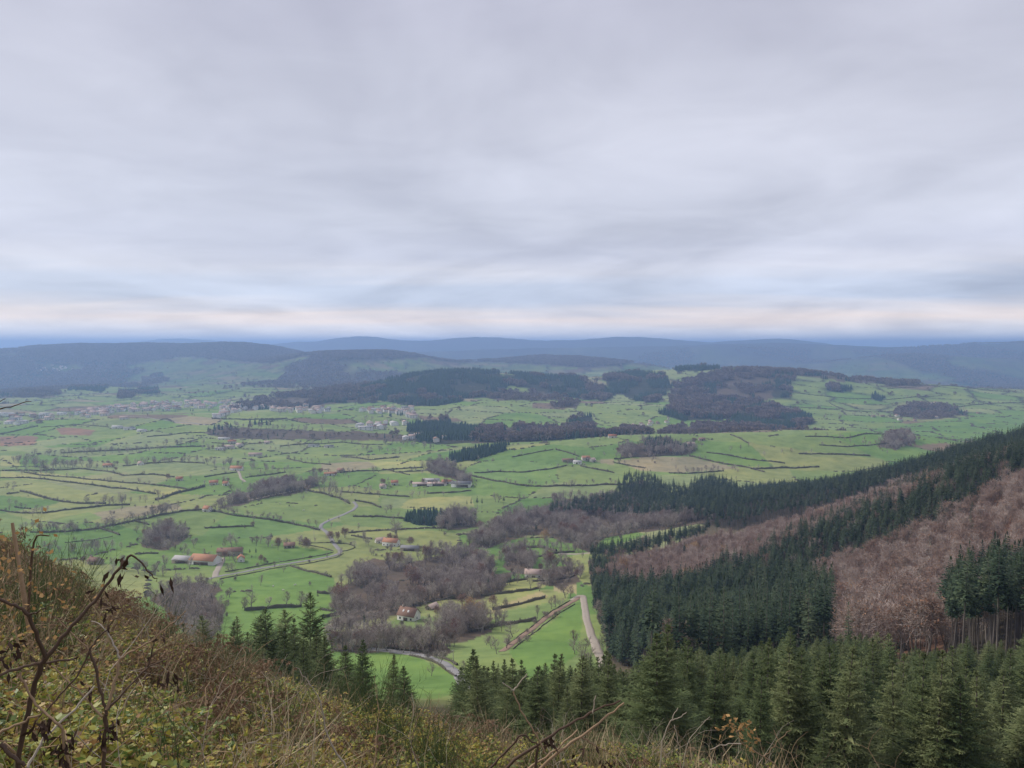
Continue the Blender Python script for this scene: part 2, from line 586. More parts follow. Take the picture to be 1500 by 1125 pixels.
# woods: crown outline in the photo, species, nearest / farthest distance, spacing, height
WOODS = [
    # the spur on the right
    ('spruce', [(1385, 842), (1420, 825), (1500, 795), (1720, 700), (1720, 960), (1385, 952)], 150, 262, 4.6, 21),
    ('beech', [(1160, 858), (1230, 820), (1300, 790), (1400, 749), (1450, 721), (1500, 696), (1720, 615), (1720, 800), (1500, 812), (1390, 850), (1382, 936), (1225, 936), (1216, 880)], 172, 620, 6.0, 14),
    ('beech', [(895, 846), (912, 803), (1000, 788), (1100, 757), (1200, 722), (1300, 687), (1385, 660), (1402, 686), (1335, 732), (1255, 764), (1155, 804), (1055, 852), (1000, 862), (920, 856)], 280, 640, 5.8, 14),
    ('spruce', [(876, 880), (876, 848), (895, 838), (1000, 838), (1100, 846), (1200, 848), (1222, 880), (1216, 935), (1100, 942), (1000, 948), (930, 945), (898, 930)], 195, 470, 5.0, 22),
    ('spruce', [(1030, 848), (1100, 808), (1180, 772), (1260, 742), (1330, 713), (1385, 682), (1500, 640), (1720, 560), (1720, 620), (1500, 692), (1440, 722), (1400, 748), (1330, 775), (1290, 793), (1200, 822), (1150, 850), (1080, 850)], 240, 660, 5.0, 17),
    ('spruce', [(868, 870), (870, 825), (890, 782), (940, 765), (1000, 760), (1100, 740), (1250, 700), (1400, 655), (1520, 600), (1720, 520), (1720, 560), (1520, 628), (1390, 668), (1300, 692), (1200, 727), (1100, 762), (1000, 793), (930, 808), (900, 850), (880, 880)], 330, 690, 5.0, 17),
    ('spruce', [(1010, 722), (1100, 712), (1200, 694), (1300, 664), (1400, 640), (1520, 600), (1720, 520), (1720, 640), (1400, 680), (1200, 740), (1080, 765), (1000, 752)], 660, 1060, 6.0, 17),
    ('spruce', [(905, 712), (915, 700), (940, 694), (965, 698), (980, 715), (1010, 722), (1015, 705), (1045, 700), (1080, 715), (1060, 745), (1000, 752), (940, 755), (860, 748), (800, 752), (808, 742), (850, 735), (900, 728)], 760, 1300, 6.5, 20),
    # purple woods below it
    ('bare', [(690, 792), (700, 775), (725, 765), (745, 750), (780, 742), (815, 728), (850, 722), (900, 724), (935, 735), (990, 748), (1060, 755), (930, 775), (880, 782), (868, 800), (800, 772), (745, 782), (715, 796)], 640, 1250, 6.5, 13),
    ('bare', [(640, 768), (655, 750), (690, 748), (700, 764), (660, 770)], 700, 1200, 6.0, 14),
    # woods in the valley
    ('bare', [(482, 872), (505, 845), (525, 820), (545, 806), (580, 812), (640, 806), (690, 800), (722, 822), (712, 842), (690, 858), (640, 868), (600, 884), (560, 892), (494, 897), (488, 884)], 420, 900, 6.0, 12),
    ('bare', [(482, 938), (486, 917), (520, 912), (560, 908), (600, 916), (640, 922), (668, 934), (655, 944), (600, 940), (540, 940)], 330, 520, 5.0, 11),
    ('bare', [(640, 918), (655, 898), (690, 885), (720, 890), (722, 912), (695, 922), (668, 925), (650, 925)], 330, 620, 5.0, 12),
    ('bare', [(318, 738), (335, 728), (360, 714), (400, 704), (455, 694), (462, 706), (440, 716), (380, 724), (345, 737)], 850, 1500, 5.5, 13),
    ('bare', [(620, 684), (634, 675), (650, 675), (672, 684), (695, 698), (680, 702), (650, 692)], 1000, 1600, 6.0, 12),
    ('bare', [(245, 895), (225, 868), (250, 850), (290, 845), (318, 850), (325, 885), (318, 925), (280, 930)], 300, 660, 7.5, 9),
    ('bare', [(250, 800), (212, 792), (215, 778), (240, 768), (270, 775), (268, 790)], 640, 1000, 6.5, 11),
    ('bare', [(738, 825), (740, 800), (772, 798), (785, 815), (775, 832)], 560, 900, 6.0, 12),
    ('bare', [(790, 842), (800, 820), (840, 815), (850, 840), (820, 850)], 500, 900, 6.5, 13),
    ('bare', [(655, 842), (700, 842), (760, 822), (738, 858), (690, 868), (650, 868)], 500, 800, 7.0, 11),
    ('conifer', [(658, 664), (690, 656), (742, 648), (744, 655), (700, 668), (662, 672)], 1200, 1900, 6.0, 12),
    ('conifer', [(585, 758), (600, 748), (655, 746), (660, 765), (610, 766)], 750, 1200, 5.0, 9),
    ('bare', [(908, 664), (905, 648), (925, 645), (950, 642), (985, 644), (1020, 656), (1010, 662), (950, 664)], 1250, 1700, 6.5, 13),
    ('conifer', [(940, 655), (950, 641), (985, 643), (1005, 655), (970, 658)], 1250, 1700, 6.0, 14),
    # behind the low hill, along the river
    ('conifer', [(592, 640), (598, 620), (625, 612), (660, 614), (690, 622), (740, 630), (745, 640), (690, 646), (620, 644)], 1650, 2500, 8.0, 16),
    ('bare', [(690, 646), (700, 628), (760, 622), (830, 622), (900, 625), (960, 632), (900, 640), (830, 645), (750, 655)], 1650, 2600, 8.0, 15),
    ('conifer', [(830, 622), (835, 608), (865, 606), (872, 620), (900, 628), (960, 628), (950, 634), (880, 640), (800, 650), (770, 650), (790, 640)], 1650, 2500, 8.0, 16),
    ('bare', [(960, 636), (1000, 622), (1060, 618), (1150, 626), (1240, 634), (1200, 640), (1100, 634), (1010, 640)], 1700, 2700, 8.0, 13),
    ('bare', [(300, 632), (320, 622), (420, 626), (520, 628), (600, 634), (590, 642), (460, 640), (340, 640)], 1700, 2400, 19.0, 11),
    # the wooded hill
    ('conifer', [(470, 590), (520, 568), (565, 556), (600, 542), (640, 535), (720, 538), (750, 556), (735, 575), (690, 580), (640, 592), (605, 592), (560, 583), (520, 588)], 2500, 3700, 9.0, 18),
    ('bare', [(330, 598), (380, 582), (440, 574), (500, 566), (540, 562), (560, 580), (500, 588), (440, 598), (380, 600)], 2600, 3900, 9.0, 15),
    ('conifer', [(735, 546), (800, 543), (840, 548), (880, 562), (905, 574), (885, 584), (840, 580), (790, 572), (745, 560)], 2600, 3900, 9.0, 17),
    ('bare', [(700, 580), (730, 570), (790, 572), (840, 580), (800, 584), (740, 584)], 2500, 3600, 9.0, 13),
    ('bare', [(800, 590), (830, 584), (850, 588), (845, 594), (810, 594)], 2300, 3000, 8.0, 12),
    ('conifer', [(880, 545), (935, 542), (975, 548), (985, 562), (962, 588), (930, 584), (895, 570)], 2700, 4200, 9.0, 17),
    ('conifer', [(990, 542), (992, 531), (1010, 527), (1050, 528), (1054, 538)], 3000, 4200, 9.0, 18),
    ('bare', [(980, 588), (985, 562), (1020, 550), (1060, 540), (1100, 538), (1170, 540), (1160, 560), (1130, 580), (1090, 600), (1060, 618), (1020, 622), (1000, 605)], 2300, 3900, 9.0, 14),
    ('conifer', [(1060, 620), (1085, 600), (1120, 588), (1160, 598), (1198, 612), (1165, 632), (1100, 628)], 2000, 3000, 8.0, 16),
    ('conifer', [(960, 600), (1000, 592), (1050, 598), (1060, 612), (1000, 612)], 2200, 3000, 9.0, 16),
    ('bare', [(1100, 543), (1170, 540), (1250, 548), (1350, 560), (1340, 565), (1240, 556), (1160, 548)], 2900, 4300, 10.0, 15),
    ('conifer', [(1212, 566), (1214, 556), (1240, 560), (1248, 570), (1230, 573)], 2500, 3600, 8.0, 16),
    ('conifer', [(1130, 578), (1135, 566), (1160, 568), (1155, 580)], 2400, 3600, 8.0, 15),
    ('conifer', [(1270, 580), (1278, 574), (1298, 580), (1290, 586)], 2400, 3300, 8.0, 13),
    ('bare', [(1300, 606), (1330, 590), (1390, 592), (1420, 606), (1360, 612)], 2100, 3100, 11.0, 11),
    ('bare', [(1285, 650), (1300, 634), (1330, 632), (1340, 645), (1310, 655)], 1400, 2100, 7.0, 13),
    # dark copses out on the plain
    ('conifer', [(20, 555), (60, 546), (75, 548), (60, 556)], 3600, 6500, 11.0, 16),
    ('conifer', [(100, 568), (120, 560), (160, 560), (150, 572)], 3000, 4600, 10.0, 16),
    ('conifer', [(170, 580), (176, 570), (200, 570), (195, 580)], 2900, 4000, 9.0, 14),
    ('conifer', [(200, 574), (205, 566), (232, 568), (230, 576)], 2900, 4200, 9.0, 14),
    ('bare', [(206, 560), (215, 540), (235, 538), (245, 556), (225, 562)], 3200, 5600, 11.0, 16),
    ('bare', [(0, 572), (30, 566), (100, 574), (60, 580), (0, 580)], 2900, 4200, 11.0, 13),
    # the far ridges, as woods of one mass
    ('far', [(30, 512), (60, 503), (180, 500), (270, 495), (330, 496), (420, 502), (450, 520), (400, 532), (340, 528), (270, 522), (200, 532), (100, 528), (40, 524)], 5200, 9000, 17.0, 17),
    ('far', [(445, 520), (500, 508), (560, 506), (610, 510), (636, 522), (560, 526), (480, 528)], 4700, 7400, 16.0, 16),
    ('far', [(690, 528), (740, 516), (810, 514), (860, 520), (915, 536), (860, 538), (760, 532)], 4700, 8200, 16.0, 16),
    ('far', [(0, 545), (0, 525), (40, 526), (60, 540), (30, 548)], 4200, 7000, 14.0, 15),
]


def field_fac(x, y):
    """nearest and second nearest field centre of a stretched, jittered lattice -> id, border distance (m)"""
    ang = 0.35
    c, s = math.cos(ang), math.sin(ang)
    xr = x * c - y * s
    yr = x * s + y * c
    wob = 40
    xr = xr + wob * fbm(x / 210, y / 210, 2)
    yr = yr + wob * fbm(x / 210 + 31, y / 210 + 7, 2)
    sx, sy = 165.0, 115.0
    gx = np.floor(xr / sx).astype(int)
    gy = np.floor(yr / sy).astype(int)
    d1 = np.full(x.shape, 1e9)
    d2 = np.full(x.shape, 1e9)
    idx = np.zeros(x.shape, int)
    for i in (-1, 0, 1):
        for j in (-1, 0, 1):
            a = gx + i
            b = gy + j
            jx = _NT[(a * 7 + 13) & 255, (b * 11 + 5) & 255]
            jy = _NT[(a * 5 + 91) & 255, (b * 3 + 77) & 255]
            px = (a + 0.15 + 0.7 * jx) * sx
            py = (b + 0.15 + 0.7 * jy) * sy
            d = np.sqrt((xr - px) ** 2 + ((yr - py) * 1.3) ** 2)
            k = d < d1
            d2 = np.where(k, d1, np.minimum(d2, d))
            idx = np.where(k, (a * 131 + b * 17) & 255, idx)
            d1 = np.where(k, d, d1)
    return idx, d2 - d1


def wood_mask(x, y, zc, poly, y0, y1):
    out = np.zeros(x.shape, bool)
    ua = min(p[0] for p in poly) / FPX - 750 / FPX - 0.06
    ub = max(p[0] for p in poly) / FPX - 750 / FPX + 0.10
    k = np.nonzero((y >= y0) & (y <= y1) & (x > ua * y * 1.2 - 40) & (x < ub * y * 1.2 + 40))[0]
    if len(k) == 0:
        return out
    x, y, zc = x[k], y[k], zc[k]
    px, py = project(x, y, zc)
    w = np.clip(6000 / np.maximum(y, 100), 3.4, 9)
    px = px + 3.2 * w * fbm(x / 38 + 11, y / 38, 3)
    py = py + 1.5 * w * fbm(x / 38 + 71, y / 38 + 5, 3)
    out[k] = in_poly(px, py, poly)
    return out


# ------------------------------------------------------------------ ground sheet
def radii():
    r = [0.8]
    while r[-1] < 60000:
        v = r[-1]
        if v < 90:
            f = 0.028
        elif v < 600:
            f = 0.0125
        elif v < 2600:
            f = 0.0062
        elif v < 9000:
            f = 0.011
        else:
            f = 0.03
        r.append(v * (1 + f))
    return np.array(r)


_R = radii()
_A = np.radians(np.concatenate([np.linspace(-180, -44, 28)[:-1], np.linspace(-44, -37, 24)[:-1], np.linspace(-37, 37, 730), np.linspace(37, 44, 24)[1:], np.linspace(44, 180, 28)[1:-1]]))
nR, nA = len(_R), len(_A)
AA, RR = np.meshgrid(_A, _R)
GX = (RR * np.sin(AA)).ravel()
GY = (RR * np.cos(AA)).ravel()
GZ = ground(GX, GY)
_ii, _jj = np.meshgrid(np.arange(nR - 1), np.arange(nA), indexing='ij')
_jn = (_jj + 1) % nA
FQ = np.stack([_ii * nA + _jj, (_ii) * nA + _jn, (_ii + 1) * nA + _jn, (_ii + 1) * nA + _jj], -1).reshape(-1, 4)[:, ::-1]
cV = nR * nA
VV = np.concatenate([np.stack([GX, GY, GZ], -1), [[0, 0, float(ground(0.0, 0.0))]]])
FC = np.stack([np.arange(nA), np.roll(np.arange(nA), -1), np.full(nA, cV)], -1)

# colour of the ground itself (fields, ploughland, wood floor), per vertex
D = np.hypot(GX, GY)
fid, fb = field_fac(GX, GY)
rnd = _NT[fid, (fid * 3 + 7) & 255]
pal = np.array([LUSH, GREEN, GREEN, GREEN, PALE, GREEN, LUSH, PALE, GREEN, (0.25, 0.27, 0.12), GREEN, TAN, LUSH, GREEN, PALE, BROWN])
nearpal = np.array([LUSH, GREEN, (0.118, 0.218, 0.060), PALE, (0.285, 0.305, 0.118), GREEN, (0.165, 0.272, 0.086), (0.285, 0.29, 0.15)])
fc = pal[(rnd * len(pal)).astype(int) % len(pal)]
fc = np.where((D < 1500)[:, None], nearpal[(rnd * 8).astype(int) % 8], fc)
base = np.array(GREEN)[None, :] * np.ones((len(GX), 1))
wf = 0.8 + 0.2 * sstep(1300, 1900, D)[:, None]
colr = base * (1 - wf) + fc * wf
big = fbm(GX / 260, GY / 260, 3)[:, None]
mixc = np.clip(0.5 + 1.3 * big, 0, 1)
colr = colr * (0.90 + 0.2 * mixc) + np.array([0.03, 0.012, 0.01])[None] * (mixc - 0.4)
# hedges of the far fields, too small to build
hb = (1 - sstep(9, 30, fb)) * sstep(2500, 2900, D) * (0.55 + 0.45 * (fbm(GX / 60, GY / 60, 2) > 0))
colr = colr * (1 - 0.72 * hb[:, None]) + np.array(DARKF)[None] * 0.72 * hb[:, None]
# scattered far woodland
wl = fbm(GX / 620 + 50, GY / 900 + 20, 4)
wfar = sstep(0.0, 0.07, wl + 0.10 * sstep(30, 130, GZ)) * sstep(3600, 5200, D)
wcol = np.where((fbm(GX / 300 + 9, GY / 300, 2) > 0.03)[:, None], np.array([0.035, 0.050, 0.036])[None], np.array([0.105, 0.078, 0.066])[None])
colr = colr * (1 - wfar[:, None]) + wcol * wfar[:, None]
# seen flat-on, hedges and tree lines cover more and more of the far fields
colr = colr * (1 - 0.45 * sstep(3300, 6000, D))[:, None]
fr = (sstep(6800, 9200, D) * (0.62 + 0.38 * sstep(-0.1, 0.15, fbm(GX / 900, GY / 1500, 3))))[:, None]
colr = colr * (1 - fr) + np.array([0.058, 0.052, 0.050])[None] * fr
GPX, GPY = project(GX, GY, GZ)
front = GY > 5
for poly, c in FIELD_PATCH:
    m = in_poly(GPX, GPY, poly) & front & (D > 200)
    colr[m] = np.array(c)[None] * (0.92 + 0.16 * mixc[m])
rough_r = (GX / np.maximum(GY, 1) > 0.125) & (GY < 760) & (GY > 150) & (GZ > 42)
colr[rough_r] = np.array([0.120, 0.100, 0.066])[None] * (0.9 + 0.2 * mixc[rough_r])
WOODCOL = {'spruce': (0.060, 0.050, 0.036), 'conifer': (0.045, 0.050, 0.035), 'beech': (0.170, 0.098, 0.065), 'bare': (0.120, 0.095, 0.072), 'far': (0.095, 0.075, 0.066)}
for sp, poly, y0, y1, spc, ht in WOODS:
    m = wood_mask(GX, GY, GZ + 0.5 * ht, poly, y0, y1)
    colr[m] = np.array(WOODCOL[sp])[None]
# the hillside below the viewpoint: cleared plantation, brambles and litter
hs = (D < 175) | ((GY < 0))
hsw = (1 - sstep(150, 260, D + 60 * fbm(GX / 40, GY / 40, 2)))[:, None]
hsw = np.where((GY < 20)[:, None], 1.0, hsw)
colr = colr * (1 - hsw) + (np.array([0.090, 0.078, 0.046])[None]) * hsw
colr = np.clip(colr, 0.01, 0.8)
colr = np.concatenate([colr, [[0.08, 0.07, 0.045]]])

gm, nt, bs = mat_new('ground_cover')
at = nt.nodes.new('ShaderNodeAttribute')
at.attribute_name = 'cover'
tcn = nt.nodes.new('ShaderNodeTexCoord')


def gnoise(scale, detail):
    n = nt.nodes.new('ShaderNodeTexNoise')
    n.inputs['Scale'].default_value = scale
    n.inputs['Detail'].default_value = detail
    n.inputs['Roughness'].default_value = 0.62
    nt.links.new(tcn.outputs['Object'], n.inputs['Vector'])
    return n.outputs['Fac']


r1 = ramp(nt, [(0.25, (0.72, 0.74, 0.70)), (0.5, (1, 1, 1)), (0.78, (1.26, 1.16, 1.1))], 'LINEAR')
nt.links.new(gnoise(0.055, 9), r1.inputs[0])
r2 = ramp(nt, [(0.3, (0.80, 0.84, 0.84)), (0.5, (1, 1, 1)), (0.72, (1.22, 1.12, 1.0))], 'LINEAR')
nt.links.new(gnoise(0.011, 4), r2.inputs[0])
m1 = nt.nodes.new('ShaderNodeMixRGB')
m1.blend_type = 'MULTIPLY'
m1.inputs[0].default_value = 1
nt.links.new(at.outputs['Color'], m1.inputs[1])
nt.links.new(r1.outputs[0], m1.inputs[2])
m2 = nt.nodes.new('ShaderNodeMixRGB')
m2.blend_type = 'MULTIPLY'
m2.inputs[0].default_value = 1
nt.links.new(m1.outputs[0], m2.inputs[1])
nt.links.new(r2.outputs[0], m2.inputs[2])
nt.links.new(m2.outputs[0], bs.inputs['Base Color'])
bs.inputs['Roughness'].default_value = 0.95
bs.inputs['Specular IOR Level'].default_value = 0.05

me = mesh_np('terrain', VV, [FQ, FC], [gm], smooth=True)
ca = me.color_attributes.new('cover', 'FLOAT_COLOR', 'POINT')
ca.data.foreach_set('color', np.concatenate([colr, np.ones((len(colr), 1))], 1).astype(np.float32).ravel())
tag(obj('terrain', me), kind='structure')

# ------------------------------------------------------------------ haze
hz = 78000.0
hb0, ht0 = float(GZ.min()) - 1.5, float(max(EYE + 12, GZ.max() + 5))
hv = [(sx * hz, sy * hz, z) for z in (hb0, ht0) for sx, sy in ((-1, -1), (1, -1), (1, 1), (-1, 1))]
hf = [(3, 2, 1, 0), (4, 5, 6, 7), (0, 1, 5, 4), (1, 2, 6, 5), (2, 3, 7, 6), (3, 0, 4, 7)]
hm = bpy.data.materials.new('haze_air')
hm.use_nodes = True
hn = hm.node_tree
hn.nodes.clear()
ho = hn.nodes.new('ShaderNodeOutputMaterial')
pv = hn.nodes.new('ShaderNodeVolumePrincipled')
pv.inputs['Color'].default_value = (0.41, 0.61, 1.0, 1)
pv.inputs['Density'].default_value = 1.0 / 8300.0
pv.inputs['Anisotropy'].default_value = 0.2
hn.links.new(pv.outputs[0], ho.inputs['Volume'])
tag(obj('haze', mesh_np('haze', np.array(hv), [np.array(hf)], [hm])), kind='stuff')

# ------------------------------------------------------------------ mesh building
class MB:
    def __init__(self):
        self.v = []
        self.f = {3: [], 4: []}
        self.n = 0

    def add(self, V, F):
        V = np.asarray(V, float)
        F = np.asarray(F, int)
        self.v.append(V)
        self.f[F.shape[1]].append(F + self.n)
        self.n += len(V)

    def tube(self, pts, rad, sides=5, cap=False):
        pts = np.asarray(pts, float)
        n = len(pts)
        rad = np.broadcast_to(np.asarray(rad, float), (n,))
        tg = np.gradient(pts, axis=0)
        tg /= np.linalg.norm(tg, axis=1)[:, None] + 1e-9
        ref = np.array([0.31, 0.95, 0.07]) if abs(tg[0][2]) > 0.6 else np.array([0, 0, 1.0])
        a = np.cross(tg, ref)
        a /= np.linalg.norm(a, axis=1)[:, None] + 1e-9
        b = np.cross(tg, a)
        th = np.linspace(0, 2 * np.pi, sides, endpoint=False)
        V = (pts[:, None] + rad[:, None, None] * (np.cos(th)[None, :, None] * a[:, None] + np.sin(th)[None, :, None] * b[:, None])).reshape(-1, 3)
        i, j = np.meshgrid(np.arange(n - 1), np.arange(sides), indexing='ij')
        jn = (j + 1) % sides
        F = np.stack([i * sides + j, i * sides + jn, (i + 1) * sides + jn, (i + 1) * sides + j], -1).reshape(-1, 4)
        self.add(V, F)
        if cap:
            for k, o in ((0, 0), (n - 1, (n - 1) * sides)):
                self.add(np.concatenate([V[o:o + sides], pts[k:k + 1]]), np.array([(q, (q + 1) % sides, sides) for q in range(sides)]))

    def box(self, x0, x1, y0, y1, z0, z1):
        V = [(x, y, z) for z in (z0, z1) for x, y in ((x0, y0), (x1, y0), (x1, y1), (x0, y1))]
        self.add(V, [(3, 2, 1, 0), (4, 5, 6, 7), (0, 1, 5, 4), (1, 2, 6, 5), (2, 3, 7, 6), (3, 0, 4, 7)])

    def blades(self, base, direc, length, width, up=None, fold=0.0):
        """many kite-shaped blades at once: base (n,3), direc (n,3) unit, length (n,), width (n,)"""
        base = np.asarray(base, float)
        direc = np.asarray(direc, float)
        n = len(base)
        if n == 0:
            return
        length = np.broadcast_to(np.asarray(length, float), (n,))[:, None]
        width = np.broadcast_to(np.asarray(width, float), (n,))[:, None]
        if up is None:
            up = RNG.normal(size=(n, 3))
        side = np.cross(direc, up)
        side /= np.linalg.norm(side, axis=1)[:, None] + 1e-9
        mid = base + direc * length * 0.45
        V = np.stack([base, mid - side * width * 0.5, base + direc * length, mid + side * width * 0.5], 1).reshape(-1, 3)
        k = np.arange(n)[:, None] * 4
        self.add(V, k + np.array([[0, 1, 2, 3]]))

    def slivers(self, base, tip, width):
        """thin twigs, one triangle each"""
        base = np.asarray(base, float)
        tip = np.asarray(tip, float)
        n = len(base)
        d = tip - base
        s = np.cross(d, RNG.normal(size=(n, 3)))
        s /= np.linalg.norm(s, axis=1)[:, None] + 1e-9
        w = np.broadcast_to(np.asarray(width, float), (n,))[:, None] * 0.5
        V = np.stack([base - s * w, base + s * w, tip], 1).reshape(-1, 3)
        k = np.arange(n)[:, None] * 3
        self.add(V, k + np.array([[0, 1, 2]]))

    def arrays(self):
        V = np.concatenate(self.v) if self.v else np.zeros((0, 3))
        F = [np.concatenate(self.f[k]) for k in (3, 4) if self.f[k]]
        return V, F

    def mesh(self, name, mat, smooth=False):
        V, F = self.arrays()
        return mesh_np(name, V, F, [mat], smooth=smooth)


def joined(name, pieces, mats):
    """several builders in one mesh, one material each"""
    Vs, F3, F4, m3, m4 = [], [], [], [], []
    n = 0
    for k, b in enumerate(pieces):
        V, F = b.arrays()
        for f in F:
            if f.shape[1] == 3:
                F3.append(f + n)
                m3 += [k] * len(f)
            else:
                F4.append(f + n)
                m4 += [k] * len(f)
        Vs.append(V)
        n += len(V)
    F = []
    mi = []
    if F3:
        F.append(np.concatenate(F3))
        mi += m3
    if F4:
        F.append(np.concatenate(F4))
        mi += m4
    return mesh_np(name, np.concatenate(Vs), F, mats, mi)


def unit(v):
    return v / (np.linalg.norm(v, axis=-1, keepdims=True) + 1e-9)


def conifer(seed, h, r, bare, whorls, nb, tw, droop=0.25, tr=0.16, ragged=0.25, fine=1.0, needles=0):
    """returns (trunk, crown) builders; tw = side twigs per branch"""
    rg = np.random.default_rng(seed)
    T, C = MB(), MB()
    lean = rg.normal(size=2) * 0.01 * h
    zz = np.linspace(-0.5, h * 0.97, 7)
    px = lean[0] * (zz / h) ** 2
    py = lean[1] * (zz / h) ** 2
    T.tube(np.stack([px, py, zz], -1), np.linspace(tr, 0.02, 7), 6)
    # dead stubs on the bare stem
    if bare > 0.2:
        k = 22
        z0 = rg.uniform(0.12, bare, k) * h
        a = rg.uniform(0, 6.283, k)
        d = np.stack([np.cos(a), np.sin(a), rg.uniform(-0.4, 0.1, k)], -1)
        b0 = np.stack([np.zeros(k), np.zeros(k), z0], -1)
        T.slivers(b0, b0 + d * rg.uniform(0.5, 1.5, k)[:, None], 0.06)
    base, dr, ln, wd = [], [], [], []
    for i in range(whorls):
        t = (i + rg.uniform(-0.3, 0.3)) / (whorls - 1)
        t = min(max(t, 0), 0.995)
        z = h * (bare + (1 - bare) * t)
        rad = r * (1 - t) ** (1.05 if needles else 0.85) * (0.55 + 0.45 * min(1, t * 5 + 0.35)) + 0.10
        n = max(4, int(nb * (0.6 + 0.4 * (1 - t)) + 0.5))
        a0 = rg.uniform(0, 6.283)
        for j in range(n):
            a = a0 + 6.283 * (j + rg.uniform(-0.3, 0.3)) / n
            R = rad * rg.uniform(1 - ragged, 1 + ragged)
            el0 = 0.55 * t + 0.05 - droop * (1 - t) + rg.uniform(-0.12, 0.12)
            m = max(2, tw)
            s = (np.arange(m) + 0.6) / m
            out = np.array([math.cos(a), math.sin(a), 0])
            side = np.array([-math.sin(a), math.cos(a), 0])
            pos = out[None] * (R * s)[:, None]
            pos[:, 2] = z + R * (s * math.tan(el0) - 0.22 * s * s + 0.16 * s ** 3)
            # the branch spine itself as one long blade
            base.append([0, 0, z])
            tip = pos[-1] + out * 0.1 * R
            d = tip - np.array([0, 0, z])
            dr.append(d / np.linalg.norm(d))
            ln.append(np.linalg.norm(d))
            wd.append((0.20 * R + 0.05) * fine)
            for k in range(m):
                w = R * 0.50 * (1.08 - s[k]) + 0.10 * r * (1 - t) ** 0.6 + 0.02
                for sg in (-1, 1):
                    d = unit(out * rg.uniform(0.45, 0.9) + side * sg * rg.uniform(0.6, 1.0) + np.array([0, 0, rg.uniform(-0.45, 0.25)]))
                    base.append(pos[k] - out * 0.12 * R / m)
                    dr.append(d)
                    ln.append(w * rg.uniform(0.7, 1.25))
                    wd.append((0.55 * R / m + 0.05) * rg.uniform(0.6, 1.2) * fine)
                    if needles:
                        wd[-1] = 0.035
                        tl = ln[-1]
                        sd = np.cross(d, [0, 0, 1.0])
                        for q in range(needles):
                            f = (q + rg.uniform(0.1, 0.9)) / needles
                            base.append(base[-1 - q * 2] + d * tl * f * 0.9)
                            dr.append(unit(d * 0.9 + sd * (0.75 if q % 2 else -0.75) + rg.normal(size=3) * 0.22))
                            ln.append(0.03 + 0.07 * (1 - t) + 0.34 * tl * (1.05 - f) * rg.uniform(0.7, 1.3))
                            wd.append(0.038 * rg.uniform(0.7, 1.4))
                            base.append(base[-1] + dr[-1] * ln[-1] * 0.3)
                            dr.append(unit(dr[-1] + rg.normal(size=3) * 0.5))
                            ln.append(ln[-1] * 0.7)
                            wd.append(0.03)
    base = np.array(base)
    sway = (base[:, 2] / h) ** 2
    base[:, 0] += lean[0] * sway
    base[:, 1] += lean[1] * sway
    up = np.tile(np.array([[0, 0, 1.0]]), (len(base), 1)) + rg.normal(size=(len(base), 3)) * 0.4
    C.blades(base, np.array(dr), ln, wd, up)
    # leader
    C.blades([[lean[0], lean[1], h * 0.95]] * 3, unit(rg.normal(size=(3, 3)) * 0.12 + np.array([0, 0, 1])), 0.07 * h, 0.012 * h + 0.03)
    return T, C


